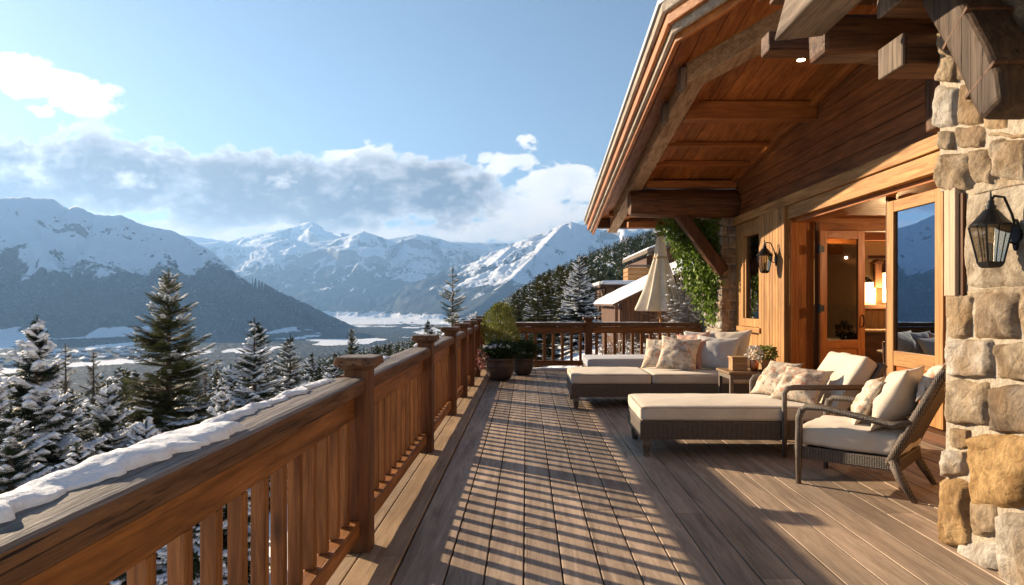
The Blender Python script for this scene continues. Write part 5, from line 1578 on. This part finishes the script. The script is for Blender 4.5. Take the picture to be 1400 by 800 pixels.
# dry white frosted shrub at the foot of the column, beyond the railing
def shrub(x, y, z, h, w, n, label, mat, snow=.4, seed=0, group=None):
    r = np.random.default_rng(seed); t = thing('shrub', label, 'shrub', (x, y, z), 0, group)
    m = MB(); s_ = MB()
    for k in range(n):
        a = r.uniform(0, 6.28); sp = r.random()**.6; hh = h*r.uniform(.55, 1.0)
        e = np.array([math.cos(a)*w*sp, math.sin(a)*w*sp, hh]); mid = e*np.array([.35,.35,.6])
        m.tube([(0,0,-.1), mid, e], [.012,.008,.003], 4, caps=False)
        for q in range(7):
            s = r.uniform(.35, 1); b = mid + (e-mid)*max(0, (s-.35)/.65); d = r.normal(size=3)*.14*h + np.array([0,0,.10*h])
            m.tube([b, b+d], [.005,.002], 3, caps=False)
            if r.random() < snow: 
                c = b + d*.5
                s_.rbox(c[0], c[1], c[2]+.012, min(.05, abs(d[0])*.3+.012), min(.05, abs(d[1])*.3+.012), .014, .011, .004, 3, .003)
    obj('twigs', m, mat, t, local=True)
    if s_.v: obj('snow_load', s_, TSNOW, t, smooth=True, local=True)
TWIG = plain('dry_twig', (.20,.15,.11), .9, 0, .3, 20, 0)
TWIGP = plain('pale_twig', (.42,.38,.32), .9, 0, .3, 20, 0)
rs = random.Random(31)
sdesc = ['leftmost', 'second', 'third', 'fourth', 'fifth', 'sixth', 'seventh', 'eighth', 'ninth', 'tenth', 'eleventh', 'twelfth', 'thirteenth', 'rightmost']
for i in range(14):
    x = -.9 + i*.42; y = 16.6 + rs.uniform(-.3, 1.6)
    shrub(x, y, gnd(x, y), rs.uniform(.9, 1.7), .55, 34, f'snow sprinkled twiggy shrub behind the far railing, {sdesc[i]} of the row', TWIG if i % 3 else TWIGP, .5, 60+i, 'twiggy shrubs behind the far railing')
shrub(3.75, 16.0, -.5, 2.6, .5, 60, 'tall pale frosted shrub against the left side of the stone column', TWIGP, .55, 90)

# ---------------------------------------------------------------- neighbouring chalets
def hut():
    t = thing('garden_hut', 'low hut with a broad snow covered roof behind the parasol', 'hut', (6.0, 26, 0))
    x0, x1, xr = 2.85, 9.4, 6.2; ya, yb = 22.5, 29.0; ze, zr = 1.38, 3.0
    w = MB(); x = x0+.35
    r = random.Random(1)
    while x < x1-.4: w.box(x+.005, x+.145, ya+.5, ya+.56, -1.5, 1.45 + (1.9*(1-abs(x-xr)/(xr-x0)) if True else 0), r.uniform(.7, 1.1)); x += .15
    obj('wall', w, drkw('Z'), t)
    obj('side_wall', MB().box(x0+.3, x0+.36, ya+.57, yb-.4, -1.5, 1.35), drkw('Z'), t)
    for x in (x0+.12, 4.3): obj('post', MB().beam((x, ya+.1, -1.5), (x, ya+.1, 1.42), .1, .1, (0,1,0)), drkw('Z'), t)
    rf = MB(); rf.hexa([(x0,ya,ze),(xr,ya,zr),(xr,yb,zr),(x0,yb,ze),(x0,ya,ze+.07),(xr,ya,zr+.07),(xr,yb,zr+.07),(x0,yb,ze+.07)])
    rf.hexa([(xr,ya,zr),(x1,ya,ze),(x1,yb,ze),(xr,yb,zr),(xr,ya,zr+.07),(x1,ya,ze+.07),(x1,yb,ze+.07),(xr,yb,zr+.07)])
    ro = obj('roof', rf, drkw('Y'), t, bevel=.01)
    V = []; n = 30
    for k, zz in ((0, .075), (1, .24)):
        for i in range(n+1):
            s = i/n; x = x0-.03 + (xr-x0+.03)*s; z = ze + (zr-ze)*s
            for j in range(n+1):
                y = ya-.05 + (yb-ya+.1)*j/n
                ed = min(1, min(s, j/n, 1-j/n)*7+.0)**.4
                V.append((x, y, z + .072 + (zz-.075)*(ed)*(1+.4*mnoise.noise(Vector((x*1.5, y*1.5, 0))))))
    N = (n+1)**2; Fq = []
    for i in range(n):
        for j in range(n):
            a = i*(n+1)+j + N; Fq.append((a, a+n+1, a+n+2, a+1))
    sn = MB().add(V, Fq)
    obj('snow_cover', sn, SNOW, ro, smooth=True)
    sn2 = MB(); sn2.hexa([(xr,ya-.03,zr+.072),(x1,ya-.03,ze+.072),(x1,yb,ze+.072),(xr,yb,zr+.072),(xr,ya-.03,zr+.24),(x1,ya-.03,ze+.2),(x1,yb,ze+.2),(xr,yb,zr+.24)])
    obj('snow_cover', sn2, SNOW, ro, bevel=.05)
hut()
def barn():
    Y = 36; x0, x1 = wx(822, Y), wx(900, Y); zt = wh(393, Y)
    t = thing('timber_barn', 'small brown plank barn with a flat snowy roof left of the parasol', 'barn', ((x0+x1)/2, Y, 0))
    w = MB(); x = x0+.25; r = random.Random(2)
    while x < x1-.2: w.box(x+.01, x+.21, Y, Y+.08, -3, zt, r.uniform(.7, 1.2)); x += .22
    obj('wall', w, wood('barn_wall', (.10,.05,.025), (.26,.14,.07), 'Z'), t)
    obj('side_wall', MB().box(x0+.2, x0+.28, Y+.09, Y+5, -3, zt), drkw('Z'), t)
    rf = obj('roof', MB().box(x0, x1, Y-.4, Y+5.4, zt+.003, zt+.12), drkw('X'), t, bevel=.02)
    obj('snow_cover', MB().rbox((x0+x1)/2, Y+2.5, zt+.24, (x1-x0)/2+.05, 2.95, .12, .1, .04, 12, .04), SNOW, rf, smooth=True)
    obj('bracket', MB().beam((x0+.05, Y-.05, zt-.1), (x0+.38, Y-.05, zt-1.2), .12, .3, (0,1,0)), wood('barn_wall', (.10,.05,.025), (.26,.14,.07), 'Z'), t, bevel=.03)
barn()
def neighbour():
    Y = 44
    t = thing('neighbour_chalet', 'neighbouring chalet with a projecting tan timber balcony above the barn', 'house', (wx(930,Y), Y+4, 0))
    x0 = wx(884, Y); x1 = wx(1030, Y)
    obj('wall', MB().box(x0, x1, Y, Y+8, -4, wh(350, Y)), drkw('X'), t)
    bal_x0, bal_x1 = wx(852, Y), wx(900, Y)
    b = obj('balcony', MB().box(bal_x0, bal_x1, Y-2.0, Y-.01, wh(390, Y), wh(386, Y)), pinew('X'), t, bevel=.02)
    m = MB(); r = random.Random(9); x = bal_x0+.02
    for k in range(3): 
        z = wh(385, Y) + k*.27; m.box(bal_x0+.02, bal_x1-.02, Y-2.0, Y-1.93, z+.01, z+.25, r.uniform(.8, 1.1)); m.box(bal_x0+.0, bal_x0+.07, Y-1.925, Y-.02, z+.01, z+.25, r.uniform(.8, 1.1))
    obj('parapet', m, pinew('X'), b, bevel=.01)
    obj('balcony_rail', MB().box(bal_x0-.05, bal_x1+.05, Y-2.08, Y-1.85, wh(367, Y), wh(364.5, Y)), barnw('X'), b, bevel=.02)
    for xx in (bal_x0+.6, bal_x1-.4): obj('balcony_strut', MB().beam((xx, Y-1.7, wh(390,Y)), (xx, Y-.05, wh(412,Y)), .16, .16), pinew('Z'), b)
    # gable roof, ridge towards the viewer
    e0, rr0, e1 = (wx(876,Y), wh(350,Y)), (wx(955,Y), wh(322,Y)), (wx(1040,Y), wh(350,Y))
    rf = MB()
    for (a, b_) in ((e0, rr0), (rr0, e1)):
        rf.hexa([(a[0],Y-2.4,a[1]),(b_[0],Y-2.4,b_[1]),(b_[0],Y+8.5,b_[1]),(a[0],Y+8.5,a[1]),(a[0],Y-2.4,a[1]+.25),(b_[0],Y-2.4,b_[1]+.25),(b_[0],Y+8.5,b_[1]+.25),(a[0],Y+8.5,a[1]+.25)])
    rf_o = obj('roof', rf, barnw('X'), t, bevel=.02)
    sn = MB()
    for (a, b_) in ((e0, rr0), (rr0, e1)):
        sn.hexa([(a[0],Y-2.35,a[1]+.253),(b_[0],Y-2.35,b_[1]+.253),(b_[0],Y+8.4,b_[1]+.253),(a[0],Y+8.4,a[1]+.253),(a[0]+.1,Y-2.25,a[1]+.38),(b_[0],Y-2.25,b_[1]+.38),(b_[0],Y+8.3,b_[1]+.38),(a[0]+.1,Y+8.3,a[1]+.38)])
    obj('snow_cover', sn, SNOW, rf_o, bevel=.05)
    g = MB(); g.add([(x0,Y+.01,wh(350,Y)),(x1,Y+.01,wh(350,Y)),(rr0[0],Y+.01,rr0[1])], [(0,1,2)]); 
    obj('gable', MB().hexa([(x0,Y,wh(350,Y)+.003),(x1,Y,wh(350,Y)+.003),(x1,Y+.1,wh(350,Y)+.003),(x0,Y+.1,wh(350,Y)+.003),(rr0[0]-.3,Y,rr0[1]-.1),(rr0[0]+.3,Y,rr0[1]-.1),(rr0[0]+.3,Y+.1,rr0[1]-.1),(rr0[0]-.3,Y+.1,rr0[1]-.1)]), wood('barn_wall', (.10,.05,.025), (.26,.14,.07), 'Z'), t)
    w = obj('window', MB().box(wx(905,Y), wx(925,Y), Y-.04, Y-.003, wh(385,Y), wh(362,Y)), DGLASS, t)
    obj('frame', MB().box(wx(903,Y), wx(905,Y), Y-.08, Y-.005, wh(386,Y), wh(361,Y)).box(wx(925,Y), wx(927,Y), Y-.08, Y-.005, wh(386,Y), wh(361,Y)), pinew('Z'), w)
neighbour()

# ---------------------------------------------------------------- haze
def haze():
    m = bpy.data.materials.new('haze_air'); m.use_nodes = True; nt = m.node_tree; nt.nodes.clear()
    out = nt.nodes.new('ShaderNodeOutputMaterial'); v = nt.nodes.new('ShaderNodeVolumePrincipled')
    v.inputs['Color'].default_value = (.22, .43, .82, 1); v.inputs['Density'].default_value = HAZE_D
    v.inputs['Anisotropy'].default_value = .35
    nt.links.new(v.outputs[0], out.inputs['Volume'])
    o = obj('haze', MB().box(-25000, 25000, -25000, 25000, -500, 1950), m); tag(o, 'pale blue haze hanging in the valley air', kind='stuff')
HAZE_D = 7.2e-5
haze()

# ---------------------------------------------------------------- sky and light
def build_world():
    w = bpy.data.worlds.new('World'); sc.world = w; w.use_nodes = True
    nt = w.node_tree; nt.nodes.clear()
    out = nt.nodes.new('ShaderNodeOutputWorld')
    sky = nt.nodes.new('ShaderNodeTexSky'); sky.sky_type = 'NISHITA'; sky.sun_disc = False
    sky.sun_elevation = R(SUN_EL); sky.sun_rotation = R(-SUN_AZ)
    sky.air_density = 1.0; sky.dust_density = .6; sky.ozone_density = 3.0; sky.altitude = 1200
    K = .052
    bg = nt.nodes.new('ShaderNodeBackground'); bg.inputs['Strength'].default_value = K
    # clouds by direction
    tc = nt.nodes.new('ShaderNodeTexCoord'); s = nt.nodes.new('ShaderNodeSeparateXYZ'); nt.links.new(tc.outputs['Generated'], s.inputs[0])
    yy = math_n(nt, 'MAXIMUM', s.outputs[1], .02)
    u = math_n(nt, 'DIVIDE', s.outputs[0], yy); v = math_n(nt, 'DIVIDE', s.outputs[2], yy)
    cb = nt.nodes.new('ShaderNodeCombineXYZ'); nt.links.new(u, cb.inputs[0]); nt.links.new(math_n(nt, 'MULTIPLY', v, 1.7), cb.inputs[1])
    P = cb.outputs[0]
    warp = nd(nt, 'ShaderNodeTexNoise'); warp.inputs['Scale'].default_value = 5; warp.inputs['Detail'].default_value = 3
    nt.links.new(P, warp.inputs['Vector'])
    nlow = noise_n(nt, P, 7, 8, .58, .35)
    nhi = noise_n(nt, P, 26, 6, .6, .2)
    def G(px, py, rx, ry, a=1.0, rot=0.0):
        cu, cv = (px-720)/F, (414-py)/F
        du = math_n(nt, 'SUBTRACT', u, cu); dv = math_n(nt, 'SUBTRACT', v, cv)
        if rot:
            dv = math_n(nt, 'ADD', dv, math_n(nt, 'MULTIPLY', du, rot))
        a1 = math_n(nt, 'POWER', math_n(nt, 'ABSOLUTE', math_n(nt, 'MULTIPLY', du, F/rx)), 2.6)
        a2 = math_n(nt, 'POWER', math_n(nt, 'ABSOLUTE', math_n(nt, 'MULTIPLY', dv, F/ry)), 2.6)
        e = math_n(nt, 'POWER', 2.718, math_n(nt, 'MULTIPLY', math_n(nt, 'ADD', a1, a2), -1.0))
        return math_n(nt, 'MULTIPLY', e, a)
    def mx(lst):
        r_ = lst[0]
        for q in lst[1:]: r_ = math_n(nt, 'MAXIMUM', r_, q)
        return r_
    bank = mx([G(-120,240,330,66), G(160,242,190,64,1.0,.05), G(330,258,170,62), G(470,264,150,60), G(595,268,100,56), G(-700,240,500,90)])
    puffs = mx([G(45,108,110,34,.95,.25), G(30,152,60,12,.55), G(480,222,75,24,.9), G(718,198,30,18,.5), G(690,226,55,20,.8), G(770,252,75,34,.95), G(730,290,110,30,.85), G(500,200,30,14,.45), G(650,255,60,16,.6)])
    low = mx([G(260,318,460,26,.85), G(640,316,150,22,.8)])
    env = mx([bank, puffs, low])
    nz = math_n(nt, 'ADD', math_n(nt, 'MULTIPLY', math_n(nt, 'SUBTRACT', nlow, .5), 1.7), math_n(nt, 'MULTIPLY', math_n(nt, 'SUBTRACT', nhi, .5), 1.0))
    dens = math_n(nt, 'ADD', env, nz)
    mask = ramp(nt, dens, [(.44, 0.0), (.54, .8), (.66, 1.0)])
    mask = math_n(nt, 'MULTIPLY', mask, ramp(nt, env, [(.08, 0.0), (.3, 1.0)]))
    # thickness of the bank, thicker = greyer, thin rims and puffs catch the sun
    thick = math_n(nt, 'ADD', bank, math_n(nt, 'MULTIPLY', nz, 1.15))
    grey = ramp(nt, thick, [(.42, 0.0), (.60, .55), (.95, 1.0)])
    grey = math_n(nt, 'MULTIPLY', grey, ramp(nt, bank, [(.15, 0.0), (.6, 1.0)]))
    breaks = mx([G(245,217,60,24,.45), G(380,246,60,24,.42), G(475,252,70,22,.45), G(205,245,90,30,.42), G(560,300,70,18,.45)])
    grey = math_n(nt, 'MULTIPLY', grey, math_n(nt, 'SUBTRACT', 1.0, ramp(nt, math_n(nt, 'ADD', breaks, math_n(nt, 'MULTIPLY', nz, 1.1)), [(.45, 0.0), (.85, 1.0)]), True))
    W = tuple(x*1.0 for x in (10.6, 10.2, 9.7))
    pn = noise_n(nt, P, 12, 6, .6)
    white = ramp(nt, pn, [(.35, (.80,.83,.90)), (.55, (1,.985,.96))])
    white = mixc(nt, 1.0, white, W, 'MULTIPLY')
    blue_r = ramp(nt, math_n(nt, 'ADD', math_n(nt, 'MULTIPLY', u, 1.4), 1.2), [(.5, (.50,.52,.57)), (1.0, (.36,.45,.57))])
    gcol = mixc(nt, 1.0, blue_r, tuple(x*.31 for x in W), 'MULTIPLY')
    gw = ramp(nt, math_n(nt, 'ADD', math_n(nt, 'MULTIPLY', nlow, .6), math_n(nt, 'MULTIPLY', nhi, .4)), [(.38, (.85,.87,.92)), (.5, (1.15,1.12,1.08)), (.62, (1.95,1.75,1.5))])
    gcol = mixc(nt, .8, gcol, gw, 'MULTIPLY')
    warm = ramp(nt, v, [(.075, (1.25,1.08,.88)), (.16, (1.0,1.0,1.0))])
    white = mixc(nt, 1.0, white, warm, 'MULTIPLY'); gcol = mixc(nt, .6, gcol, warm, 'MULTIPLY')
    ccol = mixc(nt, grey, white, gcol)
    front = ramp(nt, s.outputs[1], [(.04, 0.0), (.12, 1.0)])
    mask = math_n(nt, 'MULTIPLY', mask, front)
    hs = nt.nodes.new('ShaderNodeHueSaturation'); hs.inputs['Saturation'].default_value = .80; hs.inputs['Value'].default_value = 1.06; nt.links.new(sky.outputs[0], hs.inputs['Color'])
    skc = mixc(nt, 1.0, hs.outputs[0], (.93, 1.01, .98), 'MULTIPLY')
    col = mixc(nt, mask, skc, ccol)
    nt.links.new(col, bg.inputs['Color']); nt.links.new(bg.outputs[0], out.inputs[0])
build_world()

sun = bpy.data.lights.new('sun', 'SUN'); sun.energy = 5.0; sun.angle = R(.6); sun.color = (1.0, .78, .53)
so = bpy.data.objects.new('sun', sun); C.objects.link(so)
ce = math.cos(R(SUN_EL))
to_sun = Vector((-math.sin(R(SUN_AZ))*ce, math.cos(R(SUN_AZ))*ce, math.sin(R(SUN_EL))))
so.rotation_euler = to_sun.to_track_quat('Z', 'Y').to_euler(); so.location = to_sun*50

cam = bpy.data.cameras.new('camera'); co = bpy.data.objects.new('camera', cam); C.objects.link(co)
co.location = (0, 0, EYE); co.rotation_euler = (R(90), 0, 0)
cam.sensor_width = 36; cam.lens = 24; cam.shift_x = -20/1400; cam.shift_y = 14/1400
cam.clip_start = .05; cam.clip_end = 80000
sc.camera = co
sc.view_settings.view_transform = 'Standard'; sc.view_settings.look = 'None'
sc.view_settings.exposure = 1.58; sc.view_settings.gamma = 1
sc.cycles.use_denoising = True
sc.cycles.max_bounces = 6; sc.cycles.diffuse_bounces = 2; sc.cycles.glossy_bounces = 3; sc.cycles.transparent_max_bounces = 12
sc.cycles.volume_bounces = 0; sc.cycles.caustics_reflective = False; sc.cycles.caustics_refractive = False
sc.cycles.sample_clamp_indirect = 4
